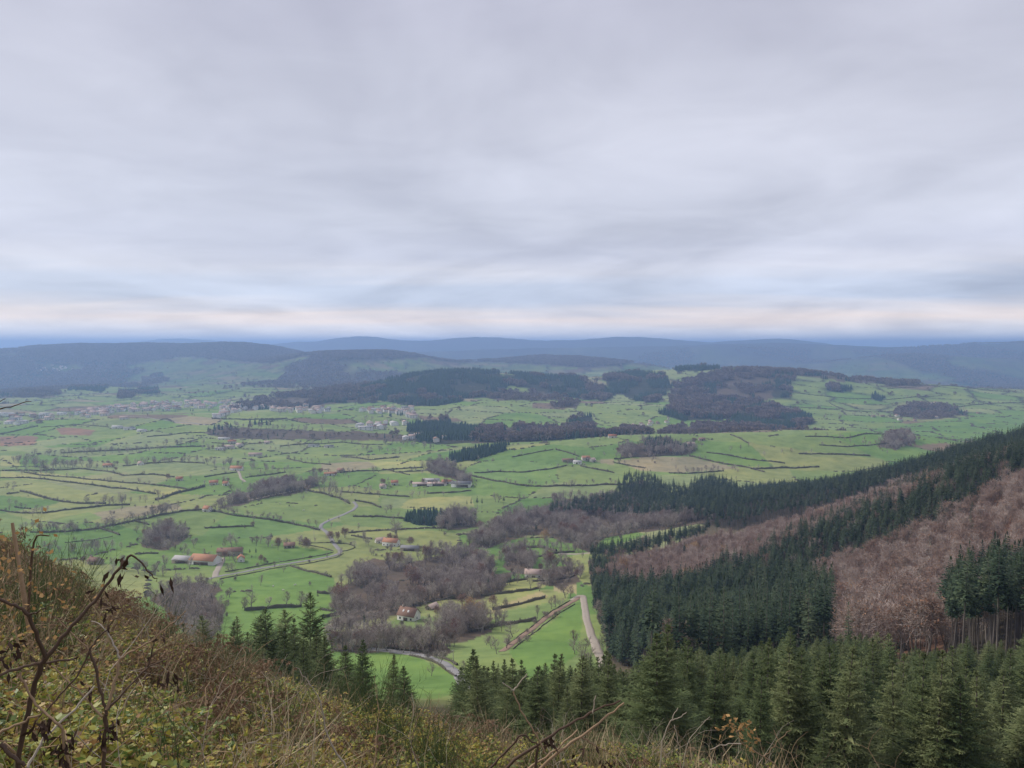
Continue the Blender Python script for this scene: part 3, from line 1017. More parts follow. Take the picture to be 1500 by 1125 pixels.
def bare_tree(seed, h, spread, twigs, tw_len, tw_w, limbs=7, tr=0.22, clear=0.22, leaves=0, leaf=0.2, stems=1, up=0.55):
    """a winter tree: (wood, twigs, leaves) builders"""
    rg = np.random.default_rng(seed)
    T, C, L = MB(), MB(), MB()
    ends = []

    def limb(p, d, length, rad, level):
        n = 4
        pts = [p]
        q = p.copy()
        dd = d.copy()
        for i in range(n):
            dd = unit(dd + rg.normal(size=3) * 0.16 + np.array([0, 0, 0.07]))
            q = q + dd * length / n
            pts.append(q.copy())
        pts = np.array(pts)
        T.tube(pts, np.linspace(rad, rad * 0.45, n + 1), 4 if level else 6)
        if level < 2:
            k = limbs if level == 0 else 4
            for i in range(k):
                s = (clear if level == 0 else 0.35) + (1 - (clear if level == 0 else 0.35)) * (i + rg.uniform(0.1, 0.9)) / k
                f = s * n
                i0 = min(int(f), n - 1)
                b = pts[i0] + (pts[i0 + 1] - pts[i0]) * (f - i0)
                a = rg.uniform(0, 6.283)
                e = up + rg.uniform(-0.25, 0.35) + (0.25 if s > 0.8 else 0)
                nd = unit(np.array([math.cos(a) * math.cos(e), math.sin(a) * math.cos(e), math.sin(e)]) + (dd * 0.35 if level else 0))
                ll = (spread * (1.05 - 0.55 * s) if level == 0 else length * 0.62) * rg.uniform(0.75, 1.2)
                limb(b, nd, ll, rad * (0.5 if level == 0 else 0.55) * (1.1 - 0.5 * s), level + 1)
        else:
            ends.append(pts)
    for s_ in range(stems):
        p0 = np.array([0, 0, -0.4]) + (rg.normal(size=3) * np.array([0.25, 0.25, 0]) * h * 0.12 if stems > 1 else 0)
        d0 = unit(np.array([0, 0, 1]) + rg.normal(size=3) * (0.06 if stems == 1 else 0.35))
        limb(p0, d0, h * rg.uniform(0.72, 0.86), tr, 0)
    E = np.array(ends)                       # (m, 5, 3)
    m = len(E)
    k = rg.integers(0, m, twigs)
    s = rg.uniform(0.15, 1.0, twigs) * 4
    i0 = np.minimum(s.astype(int), 3)
    fr = (s - i0)[:, None]
    b = E[k, i0] * (1 - fr) + E[k, i0 + 1] * fr
    dd = unit(unit(E[k, 4] - E[k, 0]) * 0.8 + rg.normal(size=(twigs, 3)) * 0.6 + np.array([0, 0, 0.25]))
    l = tw_len * rg.uniform(0.5, 1.35, twigs)[:, None]
    mid = b + dd * l * 0.5
    cl = rg.random(twigs) < 0.45
    nv = unit(rg.normal(size=(twigs, 3)))
    cen = np.array([0, 0, h * (0.62 if stems == 1 else 0.5)])
    rad = np.array([spread * 0.92, spread * 0.92, h * 0.36])
    bc = cen + nv * rad * rg.uniform(0.25, 1.0, (twigs, 1)) ** 0.6 * (0.82 + 0.36 * np.sin(nv[:, :1] * 4 + seed) * np.cos(nv[:, 1:2] * 5 + seed))
    b = np.where(cl[:, None], bc, b)
    dd = np.where(cl[:, None], unit(nv + rg.normal(size=(twigs, 3)) * 0.55 + np.array([0, 0, 0.35])), dd)
    mid = b + dd * l * 0.5
    C.slivers(b, b + dd * l, tw_w)
    d2 = unit(dd + rg.normal(size=(twigs, 3)) * 0.7)
    C.slivers(mid, mid + d2 * l * 0.7, tw_w * 0.8)
    if leaves:
        kk = rg.integers(0, twigs, leaves)
        pb = b[kk] + dd[kk] * l[kk] * rg.uniform(0.3, 1.1, (leaves, 1)) + rg.normal(size=(leaves, 3)) * 0.2
        L.blades(pb, unit(rg.normal(size=(leaves, 3))), leaf, leaf * 0.7)
    return T, C, L


def lump(seed, h, r, conic=False):
    """far-off crown: a ragged low-poly clump"""
    rg = np.random.default_rng(seed)
    C = MB()
    if conic:
        for k in range(4):
            z0 = h * (0.06 + 0.22 * k)
            rr = r * (1 - 0.22 * k)
            n = 7
            a = np.linspace(0, 6.283, n, endpoint=False) + rg.uniform(0, 1)
            V = np.stack([np.cos(a) * rr * rg.uniform(0.7, 1.2, n), np.sin(a) * rr * rg.uniform(0.7, 1.2, n), z0 + rg.uniform(-0.08, 0.05, n) * h], -1)
            V = np.concatenate([V, [[0, 0, min(h, z0 + 0.42 * h)]]])
            C.add(V, [(i, (i + 1) % n, n) for i in range(n)])
    else:
        n = 90
        d = unit(rg.normal(size=(n, 3)) + np.array([0, 0, 0.35]))
        p = d * np.array([r, r, h * 0.36]) * rg.uniform(0.35, 1.0, n)[:, None] + np.array([0, 0, h * 0.60])
        C.blades(p, unit(d + rg.normal(size=(n, 3)) * 0.5 + np.array([0, 0, 0.4])), 0.34 * h * rg.uniform(0.6, 1.2, n), 0.12 * h)
        C.tube([(0, 0, -0.5), (0, 0, h * 0.6)], [0.2, 0.12], 4)
    return C


# ------------------------------------------------------------------ tree materials
M = {}
M['bark_spruce'] = mat_var('bark_spruce', [(0.13, 0.11, 0.095), (0.23, 0.20, 0.175)], scale=3.0)
M['bark'] = mat_var('bark', [(0.17, 0.14, 0.12), (0.34, 0.30, 0.265)], scale=2.0)
M['spruce'] = mat_var('spruce_needles', [(0.026, 0.046, 0.028), (0.058, 0.088, 0.047), (0.125, 0.155, 0.082)], scale=0.35, island=True, rand=1.3)
M['young'] = mat_var('young_needles', [(0.052, 0.080, 0.034), (0.118, 0.152, 0.060), (0.235, 0.255, 0.115)], scale=0.7, island=True, rand=0.9)
M['conifer'] = mat_var('conifer_far', [(0.022, 0.045, 0.036), (0.042, 0.074, 0.046)], scale=0.2, island=True)
M['twig'] = mat_var('winter_twigs', [(0.21, 0.155, 0.13), (0.34, 0.28, 0.245), (0.43, 0.37, 0.32), (0.54, 0.47, 0.40)], scale=0.15, rand=2.2, island=True)
M['twig_beech'] = mat_var('beech_twigs', [(0.23, 0.16, 0.125), (0.35, 0.265, 0.22), (0.45, 0.365, 0.315), (0.54, 0.46, 0.40)], scale=0.15, island=True, rand=2.0)
M['leaf_beech'] = mat_var('beech_leaves', [(0.25, 0.125, 0.075), (0.40, 0.22, 0.13), (0.45, 0.30, 0.20)], scale=0.3, island=True, trans=0.25, rand=1.6)
M['leaf_oak'] = mat_var('oak_leaves', [(0.22, 0.115, 0.085), (0.30, 0.165, 0.115)], scale=0.3, island=True, trans=0.25)
M['leaf_gold'] = mat_var('gold_leaves', [(0.46, 0.27, 0.11), (0.56, 0.36, 0.16)], scale=0.3, island=True, trans=0.25)
M['leaf_red'] = mat_var('red_leaves', [(0.16, 0.045, 0.030), (0.22, 0.075, 0.045)], scale=0.3, island=True, trans=0.25)
M['lump'] = mat_var('far_twigs', [(0.16, 0.115, 0.095), (0.25, 0.19, 0.16), (0.33, 0.27, 0.235)], scale=0.1, island=True)
M['shrub'] = mat_var('shrub_leaves', [(0.040, 0.058, 0.030), (0.085, 0.095, 0.048), (0.125, 0.110, 0.060)], scale=0.5, island=True)

PROTO = {}


def proto_set(key, parts, mats):
    """parts: list of (name, builder); kept both as separate part meshes and as one joined mesh"""
    PROTO.setdefault(key, []).append({
        'parts': [(n, b.mesh(key + '_' + n, m)) for (n, b), m in zip(parts, mats)],
        'one': joined(key, [b for n, b in parts], mats)})


for s in range(4):
    T, C = conifer(100 + s, 25.0, 2.7 + 0.25 * s, 0.56, 22, 6, 2, droop=0.38, tr=0.24, ragged=0.3)
    proto_set('spruce', [('trunk', T), ('crown', C)], [M['bark_spruce'], M['spruce']])
for s in range(3):
    T, C = conifer(140 + s, 25.0, 3.1 + 0.2 * s, 0.10, 26, 6, 2, droop=0.36, tr=0.24, ragged=0.3)
    proto_set('spruce_full', [('trunk', T), ('crown', C)], [M['bark_spruce'], M['spruce']])
for s in range(7):
    T, C = conifer(200 + s, 8.0, 1.75 + 0.2 * s, 0.02, 34, 9, 9, droop=0.02 + 0.03 * s, tr=0.10, ragged=0.42, fine=0.62)
    proto_set('young', [('trunk', T), ('crown', C)], [M['bark_spruce'], M['young']])
for s in range(4):
    T, C = conifer(240 + s, 8.0, 2.0 + 0.22 * s, 0.02, 30, 8, 7, droop=0.0 + 0.03 * s, tr=0.10, ragged=0.36, fine=0.5, needles=4)
    proto_set('young_near', [('trunk', T), ('crown', C)], [M['bark_spruce'], M['young']])
for s in range(3):
    b = lump(300 + s, 16.0, 3.4, True)
    proto_set('conifer', [('crown', b)], [M['conifer']])
for s in range(6):
    wide = s % 2
    T, C, L = bare_tree(400 + s, 12.0, 5.2 if wide else 3.8, 640, 1.4, 0.075, limbs=8, tr=0.34, clear=0.25, up=0.45 if wide else 0.75)
    proto_set('bare', [('trunk', T), ('crown', C)], [M['bark'], M['twig']])
for s in range(4):
    T, C, L = bare_tree(450 + s, 16.0, 4.2, 750, 1.7, 0.10, limbs=8, tr=0.24, clear=0.4, leaves=150, leaf=0.5, up=0.7)
    C.v += []
    proto_set('beech', [('trunk', T), ('crown', C), ('leaves', L)], [M['bark'], M['twig_beech'], M['leaf_beech']])
for key, lm, sd in (('oak', 'leaf_oak', 480), ('gold', 'leaf_gold', 482), ('red', 'leaf_red', 484)):
    T, C, L = bare_tree(sd, 10.0, 4.6, 700, 1.3, 0.08, limbs=8, tr=0.24, clear=0.25, leaves=1500, leaf=0.42, up=0.6)
    proto_set(key, [('trunk', T), ('crown', C), ('leaves', L)], [M['bark'], M['twig'], M[lm]])
for s in range(3):
    T, C, L = bare_tree(500 + s, 3.6, 1.7, 420, 0.8, 0.06, limbs=5, tr=0.06, clear=0.1, leaves=200, leaf=0.28, stems=4, up=0.7)
    proto_set('bush', [('stems', T), ('twigs', C), ('leaves', L)], [M['bark'], M['twig'], M['shrub']])
for s in range(3):
    proto_set('lump', [('crown', lump(600 + s, 14.0, 4.2))], [M['lump']])
for s in range(2):
    T, C, L = bare_tree(700 + s, 18.0, 2.0, 700, 1.5, 0.09, limbs=10, tr=0.20, clear=0.12, up=1.25)
    proto_set('poplar', [('trunk', T), ('crown', C)], [M['bark_spruce'], M['twig']])


def gn_stuff(name, key, pts, rot, scl, idx, meshes=None, rot3=None):
    """an uncountable mass: one object that scatters shapes over its points"""
    pts = np.asarray(pts, np.float32)
    me = bpy.data.meshes.new(name)
    me.vertices.add(len(pts))
    me.vertices.foreach_set('co', pts.ravel())
    a = me.attributes.new('rot', 'FLOAT_VECTOR', 'POINT')
    if rot3 is None:
        rv = np.zeros((len(pts), 3), np.float32)
        rv[:, 2] = rot
    else:
        rv = np.asarray(rot3, np.float32)
    a.data.foreach_set('vector', rv.ravel())
    a = me.attributes.new('scl', 'FLOAT_VECTOR', 'POINT')
    sv_ = np.asarray(scl, np.float32)
    if sv_.ndim == 1:
        sv_ = np.repeat(sv_[:, None], 3, 1)
    a.data.foreach_set('vector', sv_.astype(np.float32).ravel())
    a = me.attributes.new('pidx', 'INT', 'POINT')
    a.data.foreach_set('value', np.asarray(idx, np.int32))
    me.update()
    o = obj(name, me)
    src = bpy.data.collections.new(name + '_source')
    for k, m_ in enumerate(meshes if meshes is not None else [p['one'] for p in PROTO[key]]):
        src.objects.link(bpy.data.objects.new('%s_source_%02d' % (name, k), m_))
    ng = bpy.data.node_groups.new(name, 'GeometryNodeTree')
    ng.interface.new_socket('Geometry', in_out='INPUT', socket_type='NodeSocketGeometry')
    ng.interface.new_socket('Geometry', in_out='OUTPUT', socket_type='NodeSocketGeometry')
    gi = ng.nodes.new('NodeGroupInput')
    go = ng.nodes.new('NodeGroupOutput')
    ip = ng.nodes.new('GeometryNodeInstanceOnPoints')
    ci = ng.nodes.new('GeometryNodeCollectionInfo')
    ci.inputs['Collection'].default_value = src
    ci.inputs['Separate Children'].default_value = True
    ci.inputs['Reset Children'].default_value = True
    ip.inputs['Pick Instance'].default_value = True

    def named(nm, typ):
        n = ng.nodes.new('GeometryNodeInputNamedAttribute')
        n.data_type = typ
        n.inputs['Name'].default_value = nm
        return next(s for s in n.outputs if s.enabled and s.name == 'Attribute')
    ng.links.new(gi.outputs[0], ip.inputs['Points'])
    ng.links.new(ci.outputs[0], ip.inputs['Instance'])
    ng.links.new(named('pidx', 'INT'), ip.inputs['Instance Index'])
    e2r = ng.nodes.new('FunctionNodeEulerToRotation')
    ng.links.new(named('rot', 'FLOAT_VECTOR'), e2r.inputs[0])
    ng.links.new(e2r.outputs[0], ip.inputs['Rotation'])
    ng.links.new(named('scl', 'FLOAT_VECTOR'), ip.inputs['Scale'])
    ng.links.new(ip.outputs[0], go.inputs[0])
    md = o.modifiers.new('scatter', 'NODES')
    md.node_group = ng
    tag(o, kind='stuff')
    return o


# ------------------------------------------------------------------ where the trees stand
POS = {}          # species -> list of (x, y, z, height)


def put(sp, x, y, h, z=None):
    POS.setdefault(sp, []).append((x, y, float(ground(x, y)) if z is None else z, h))


taken = None
for sp, poly, y0, y1, spc, ht in WOODS:
    if sp == 'far':
        continue
    us = [(p[0] - 750) / FPX for p in poly]
    xa = min(u * (y1 if u < 0 else y0) for u in us) - 20
    xb = max(u * (y1 if u > 0 else y0) for u in us) + 20
    nx = int((xb - xa) / spc) + 1
    ny = int((y1 - y0) / spc) + 1
    jx, jy = np.meshgrid(np.arange(nx), np.arange(ny))
    x = xa + (jx + RNG.uniform(-0.42, 0.42, jx.shape)) * spc
    y = y0 + (jy + RNG.uniform(-0.42, 0.42, jx.shape)) * spc
    x = x.ravel()
    y = y.ravel()
    z = ground(x, y)
    m = wood_mask(x, y, z + 0.5 * ht, poly, y0, y1)
    x, y, z = x[m], y[m], z[m]
    if sp in ('spruce', 'beech') and len(x):
        cell = set((int(a // 4), int(b // 4)) for a, b in zip(*taken)) if taken is not None else set()
        k = np.array([(int(a // 4), int(b // 4)) not in cell for a, b in zip(x, y)], bool)
        x, y, z = x[k], y[k], z[k]
        taken = (x, y) if taken is None else (np.concatenate([taken[0], x]), np.concatenate([taken[1], y]))
    if sp == 'bare' and len(x):
        k = fbm(x / 26 + 7, y / 26, 3) > np.where(y < 700, -0.02, -0.09)
        x, y, z = x[k], y[k], z[k]
    if y0 >= 1600 and len(x):
        k = fbm(x / 60 + 7, y / 60, 3) > -0.045
        x, y, z = x[k], y[k], z[k]
    hh = ht * (1 + (0.6 if sp == 'bare' else 0.5) * (RNG.random(len(x)) - 0.5) + 0.35 * fbm(x / 45, y / 45, 2))
    lst = POS.setdefault(sp + ('_far' if sp == 'bare' and y0 >= 1600 else ''), [])
    # odd trees of the other kind among them
    alt = {'spruce': 'beech', 'beech': 'spruce'}.get(sp)
    if y0 >= 1600 and len(x):
        sw = fbm(x / 110 + 31, y / 110 + 3, 2) > 0.17          # the other kind in patches
        other = POS.setdefault('bare_far' if sp == 'conifer' else 'conifer', [])
        other.extend(zip(x[sw], y[sw], z[sw], hh[sw]))
        x, y, z, hh = x[~sw], y[~sw], z[~sw], hh[~sw]
    for a, b, c, d in zip(x, y, z, hh):
        if sp == 'beech' and RNG.random() < 0.034:
            POS.setdefault('spruce', []).append((a, b, c, 10 + 6 * RNG.random()))
        elif sp == 'spruce' and y0 < 660 and RNG.random() < 0.03:
            POS.setdefault('beech', []).append((a, b, c, 15 + 4 * RNG.random()))
        elif sp == 'beech' and RNG.random() < 0.008:
            POS.setdefault('gold', []).append((a, b, c, d))
        elif sp == 'bare' and RNG.random() < 0.015:
            POS.setdefault('spruce', []).append((a, b, c, 8 + 5 * RNG.random()))
        elif sp == 'bare' and RNG.random() < 0.03:
            POS.setdefault('oak', []).append((a, b, c, d))
        else:
            lst.append((a, b, c, d))

# far ridges: woods that read as one mass
fp = []
for sp, poly, y0, y1, spc, ht in WOODS:
    if sp != 'far':
        continue
    us = [(p[0] - 750) / FPX for p in poly]
    xa = min(u * (y1 if u < 0 else y0) for u in us)
    xb = max(u * (y1 if u > 0 else y0) for u in us)
    n = int((xb - xa) * (y1 - y0) / spc ** 2)
    x = RNG.uniform(xa, xb, n)
    y = RNG.uniform(y0, y1, n)
    z = ground(x, y)
    m = wood_mask(x, y, z, poly, y0, y1)
    fp.append(np.stack([x[m], y[m], z[m], ht * RNG.uniform(0.8, 1.25, m.sum())], -1))
# copses and lines of trees over the plain
n = 60000
x = RNG.uniform(-7000, 7000, n)
y = RNG.uniform(2300, 8500, n)
fi_, fbd = field_fac(x, y)
px_, py_ = project(x, y, ground(x, y))
k = (fbd < 16) & ~((px_ < 500) & (px_ > 100) & (py_ < 616) & (py_ > 586)) & (np.abs(x / y) < 0.8) & (fbm(x / 300, y / 300, 2) > -0.12) & (RNG.random(n) < 0.45)
fp.append(np.stack([x[k], y[k], ground(x[k], y[k]), RNG.uniform(4, 12, k.sum())], -1))
n = 90000
x = RNG.uniform(-7500, 7500, n)
y = RNG.uniform(3900, 9000, n)
zz = ground(x, y)
k = (fbm(x / 620 + 50, y / 900 + 20, 4) + 0.10 * sstep(30, 130, zz) > 0.055) & (np.abs(x / y) < 0.8)
fp.append(np.stack([x[k], y[k], zz[k], RNG.uniform(12, 18, k.sum())], -1))
FARP = np.concatenate(fp)

# field hedges traced on the photograph: line, height
HEDGES = [
    ([(0, 690), (60, 690), (115, 687)], 1.6), ([(0, 700.5), (42, 700), (58, 702), (120, 709), (180, 716), (205, 720), (228, 724)], 1.7),
    ([(35, 692), (80, 698), (140, 703), (190, 708), (240, 712), (278, 718)], 1.6), ([(30, 720), (60, 728), (90, 735), (120, 738), (155, 738.5)], 2.0),
    ([(10, 724), (28, 722)], 1.6), ([(62, 752), (100, 747), (140, 743), (155, 741), (190, 740)], 1.8), ([(228, 733), (240, 729), (255, 724), (280, 718), (300, 713)], 2.6),
    ([(45, 780), (80, 780), (130, 777), (170, 769), (200, 763), (230, 756), (265, 750), (300, 747)], 1.8), ([(145, 774), (165, 780), (175, 784)], 1.5), ([(198, 764), (218, 769)], 1.5),
    ([(95, 795), (130, 792), (165, 786)], 0.9), ([(90, 664), (150, 661), (220, 657), (300, 654)], 2.2), ([(180, 683), (220, 679), (260, 677), (300, 679)], 1.8),
    ([(115, 687), (150, 690), (180, 697), (225, 695), (255, 699)], 1.7), ([(263, 776), (278, 775)], 1.5), ([(198, 812), (232, 811)], 1.4), ([(22, 743), (45, 746)], 1.5), ([(0, 748), (30, 752), (60, 752)], 1.5),
    ([(300, 747), (340, 755), (390, 761), (430, 768), (468, 777)], 1.7), ([(300, 774), (345, 772), (372, 771)], 1.4), ([(445, 718), (480, 725), (497, 730), (512, 738)], 1.9),
    ([(500, 721), (545, 724), (580, 727), (600, 728)], 1.6), ([(520, 734), (545, 738), (558, 744)], 1.8), ([(517, 757), (550, 757), (600, 760), (650, 767)], 1.7),
    ([(510, 781), (560, 777), (600, 775), (640, 774), (690, 772)], 1.4), ([(515, 785), (545, 790)], 1.4), ([(438, 797), (470, 802), (488, 807)], 0.9), ([(452, 796), (480, 795), (512, 797), (522, 801), (513, 806), (502, 808)], 0.9),
    ([(425, 829), (450, 837), (485, 846)], 1.4), ([(322, 849), (350, 843), (385, 836), (425, 829), (465, 823), (492, 817), (503, 811)], 0.8), ([(330, 838), (375, 830), (420, 822), (470, 814), (488, 809)], 0.9),
    ([(358, 894), (385, 893), (405, 890), (442, 889)], 1.6), ([(465, 869), (480, 871), (500, 868)], 1.6), ([(470, 893), (487, 896)], 1.4), ([(473, 906), (500, 899), (520, 894)], 1.8),
    ([(474, 925), (510, 912), (550, 900), (592, 892)], 0.7), ([(474, 917), (510, 904), (550, 892), (588, 885)], 0.7), ([(605, 888), (640, 880), (670, 876)], 1.4),
    ([(655, 878), (685, 876)], 2.0), ([(705, 874), (740, 869), (790, 862)], 1.5), ([(722, 894), (760, 886), (798, 876)], 1.5), ([(690, 926), (730, 916), (785, 909)], 1.7), ([(708, 858), (745, 853), (772, 849)], 1.6),
    ([(742, 946), (762, 930), (787, 911), (812, 893), (835, 880)], 0.6), ([(752, 951), (770, 936), (795, 916), (820, 898), (842, 885)], 0.6), ([(600, 960), (625, 966), (648, 977), (668, 992)], 0.9), ([(560, 950), (610, 953), (640, 960), (670, 975)], 1.0),
    ([(756, 802), (790, 802), (815, 809)], 2.0), ([(785, 817), (805, 811), (842, 809)], 1.4), ([(780, 852), (830, 848), (845, 842)], 1.3),
    ([(695, 693), (730, 691), (770, 692), (810, 687), (830, 682)], 1.5), ([(750, 670), (780, 664), (810, 659)], 1.5), ([(815, 659), (835, 664), (848, 669)], 1.5), ([(850, 683), (875, 688), (900, 693)], 1.6),
    ([(690, 697), (720, 704), (760, 711), (800, 713), (840, 712), (890, 710), (930, 711)], 1.9), ([(600, 686), (620, 685)], 1.6), ([(625, 723), (660, 722), (690, 719)], 1.4), ([(580, 692), (620, 690)], 1.5),
    ([(900, 673), (935, 669), (1000, 667)], 1.7), ([(1010, 668), (1060, 680), (1095, 685), (1120, 692)], 1.8), ([(1035, 663), (1090, 672), (1150, 679)], 1.6), ([(1070, 637), (1085, 643), (1095, 649)], 1.7),
    ([(1170, 665), (1230, 666), (1275, 668)], 1.8), ([(1100, 687), (1160, 686), (1200, 684)], 1.8), ([(900, 678), (945, 686)], 1.6), ([(1200, 652), (1240, 655), (1300, 650)], 1.5), ([(1180, 640), (1240, 642), (1300, 636)], 1.5), ([(980, 693), (1010, 694), (1060, 690)], 1.4),
    ([(310, 649), (360, 651), (400, 648)], 1.6), ([(410, 654), (450, 650), (500, 648), (560, 652)], 1.6), ([(420, 672), (445, 678), (485, 681)], 1.6), ([(500, 670), (540, 674), (585, 670)], 1.8), ([(300, 699), (330, 694), (347, 692)], 1.5),
    ([(360, 700), (400, 695), (418, 692)], 1.5), ([(500, 692), (540, 690), (600, 686)], 1.5), ([(565, 688), (600, 696)], 1.4), ([(620, 640), (650, 646), (700, 648)], 1.5), ([(55, 624), (30, 630), (0, 636)], 2.0), ([(310, 614), (360, 615), (420, 613)], 2.2),
    ([(380, 616), (420, 614), (450, 620)], 1.8), ([(215, 640), (260, 636), (300, 634)], 1.8), ([(60, 626), (110, 622), (160, 626)], 1.4), ([(0, 612), (40, 609), (70, 606)], 1.5),
    ([(1040, 588), (1100, 592), (1160, 596), (1230, 600)], 1.6), ([(1150, 575), (1220, 582), (1300, 586), (1380, 580)], 1.6), ([(1215, 590), (1240, 602), (1330, 602)], 1.6), ([(1300, 570), (1400, 566), (1480, 574)], 1.6), ([(1380, 600), (1440, 592), (1500, 590)], 1.6),
]
HEDGES = [(a, b * (1.3 if b > 1.0 else 1.0)) for a, b in HEDGES]
HEDGE_LINES = [h[0] for h in HEDGES]

# single trees and rows traced on the photograph: species, photo foot (x, y), height
SINGLE = [
    ('spruce', 690, 747, 17), ('spruce', 699, 747, 19), ('spruce', 706, 746, 16), ('spruce', 684, 746, 14), ('spruce', 738, 743, 17),
    ('spruce', 375, 818, 11), ('spruce', 366, 815, 8), ('spruce', 310, 806, 6), ('spruce', 672, 810, 9), ('spruce', 782, 792, 10),
    ('spruce', 529, 868, 6), ('spruce', 542, 867, 7), ('spruce', 629, 912, 6), ('spruce', 1148, 668, 8),
    ('spruce', 935, 822, 14), ('spruce', 1050, 815, 9), ('spruce', 1085, 800, 7),
    ('oak', 407, 806, 12), ('oak', 370, 772, 6), ('red', 668, 930, 9), ('gold', 690, 915, 15), ('gold', 700, 912, 13), ('oak', 853, 780, 13), ('gold', 797, 796, 14), ('oak', 170, 690, 7),
    ('gold', 915, 838, 9), ('gold', 930, 836, 8), ('gold', 889, 842, 8),
    ('oak', 484, 794, 11), ('oak', 495, 793, 10), ('oak', 505, 788, 11), ('oak', 382, 824, 7), ('oak', 388, 826, 6),
    ('bare', 340, 752, 8), ('bare', 348, 753, 8), ('bare', 363, 756, 8), ('bare', 369, 757, 7), ('bare', 386, 759, 8), ('bare', 394, 760, 8), ('bare', 405, 761, 8), ('bare', 412, 763, 6), ('bare', 453, 770, 9),
    ('bare', 464, 772, 9), ('bare', 340, 801, 14), ('bare', 330, 800, 10), ('bare', 375, 800, 12), ('bare', 392, 801, 9), ('bare', 578, 787, 22), ('bare', 583, 788, 18),
    ('bare', 367, 893, 15), ('bare', 358, 894, 10), ('bare', 420, 887, 11), ('bare', 440, 888, 12), ('bare', 446, 889, 11), ('bare', 336, 875, 8), ('bare', 393, 889, 8),
    ('bare', 382, 858, 10), ('bare', 127, 738, 12), ('bare', 77, 698, 14), ('bare', 60, 697, 13), ('bare', 205, 708, 11), ('bare', 233, 730, 15), ('bare', 240, 733, 12),
    ('bare', 122, 704, 8), ('bare', 162, 705, 8), ('bare', 55, 753, 12), ('bare', 62, 752, 11), ('bare', 48, 756, 10), ('bare', 70, 750, 9),
    ('bare', 10, 717, 11), ('bare', 20, 719, 9), ('bare', 15, 740, 10), ('bare', 24, 742, 9), ('bare', 285, 803, 11), ('bare', 270, 808, 9),
    ('bare', 213, 736, 11), ('bare', 205, 736, 10), ('bare', 378, 712, 10), ('bare', 340, 720, 12),
    ('bare', 535, 724, 12), ('bare', 541, 723, 12), ('bare', 556, 728, 12), ('bare', 565, 752, 12), ('bare', 573, 750, 11), ('bare', 520, 719, 9), ('bare', 512, 718, 8),
    ('bare', 604, 729, 12), ('bare', 613, 728, 9), ('bare', 622, 727, 11), ('bare', 650, 726, 8), ('bare', 726, 735, 13), ('bare', 730, 736, 12), ('bare', 760, 733, 11), ('bare', 768, 733, 9),
    ('bare', 483, 726, 15), ('bare', 492, 728, 16), ('bare', 498, 731, 14), ('bare', 476, 724, 12), ('bare', 468, 722, 10),
    ('bare', 634, 806, 11), ('bare', 642, 808, 12), ('bare', 649, 808, 12), ('bare', 655, 808, 11), ('bare', 660, 806, 10), ('bare', 630, 805, 10),
    ('bare', 778, 862, 13), ('bare', 790, 866, 9), ('bare', 690, 872, 17), ('bare', 694, 873, 14), ('bare', 730, 910, 9), ('bare', 737, 912, 8), ('bare', 787, 905, 9),
    ('bare', 808, 892, 8), ('bare', 814, 890, 9), ('bare', 828, 876, 12), ('bare', 835, 876, 10), ('bare', 840, 842, 14), ('bare', 800, 858, 10),
    ('bare', 880, 905, 12), ('bare', 886, 918, 11), ('bare', 842, 945, 8), ('bare', 856, 958, 8), ('bare', 842, 958, 7), ('bare', 884, 955, 8), ('bare', 890, 940, 9), ('bare', 850, 972, 8), ('bare', 866, 976, 8),
    ('bare', 735, 925, 8), ('bare', 742, 950, 8), ('bare', 728, 958, 8), ('bare', 720, 950, 7), ('bare', 712, 945, 6), ('bare', 632, 990, 6),
    ('bare', 1005, 690, 9), ('bare', 1015, 692, 9), ('bare', 1028, 692, 9), ('bare', 1045, 688, 10), ('bare', 1075, 687, 8), ('bare', 1097, 655, 12), ('bare', 1085, 659, 10), ('bare', 1070, 660, 9),
    ('bare', 1120, 668, 9), ('bare', 1145, 664, 8), ('bare', 1160, 663, 9), ('bare', 1188, 664, 9), ('bare', 990, 688, 9), ('bare', 960, 668, 6), ('bare', 935, 667, 7),
    ('bare', 748, 709, 9), ('bare', 755, 711, 9), ('bare', 775, 710, 9), ('bare', 785, 711, 8), ('bare', 800, 711, 8), ('bare', 810, 711, 9), ('bare', 835, 714, 14), ('bare', 842, 714, 12), ('bare', 860, 709, 8), ('bare', 870, 709, 8), ('bare', 895, 709, 8),
]
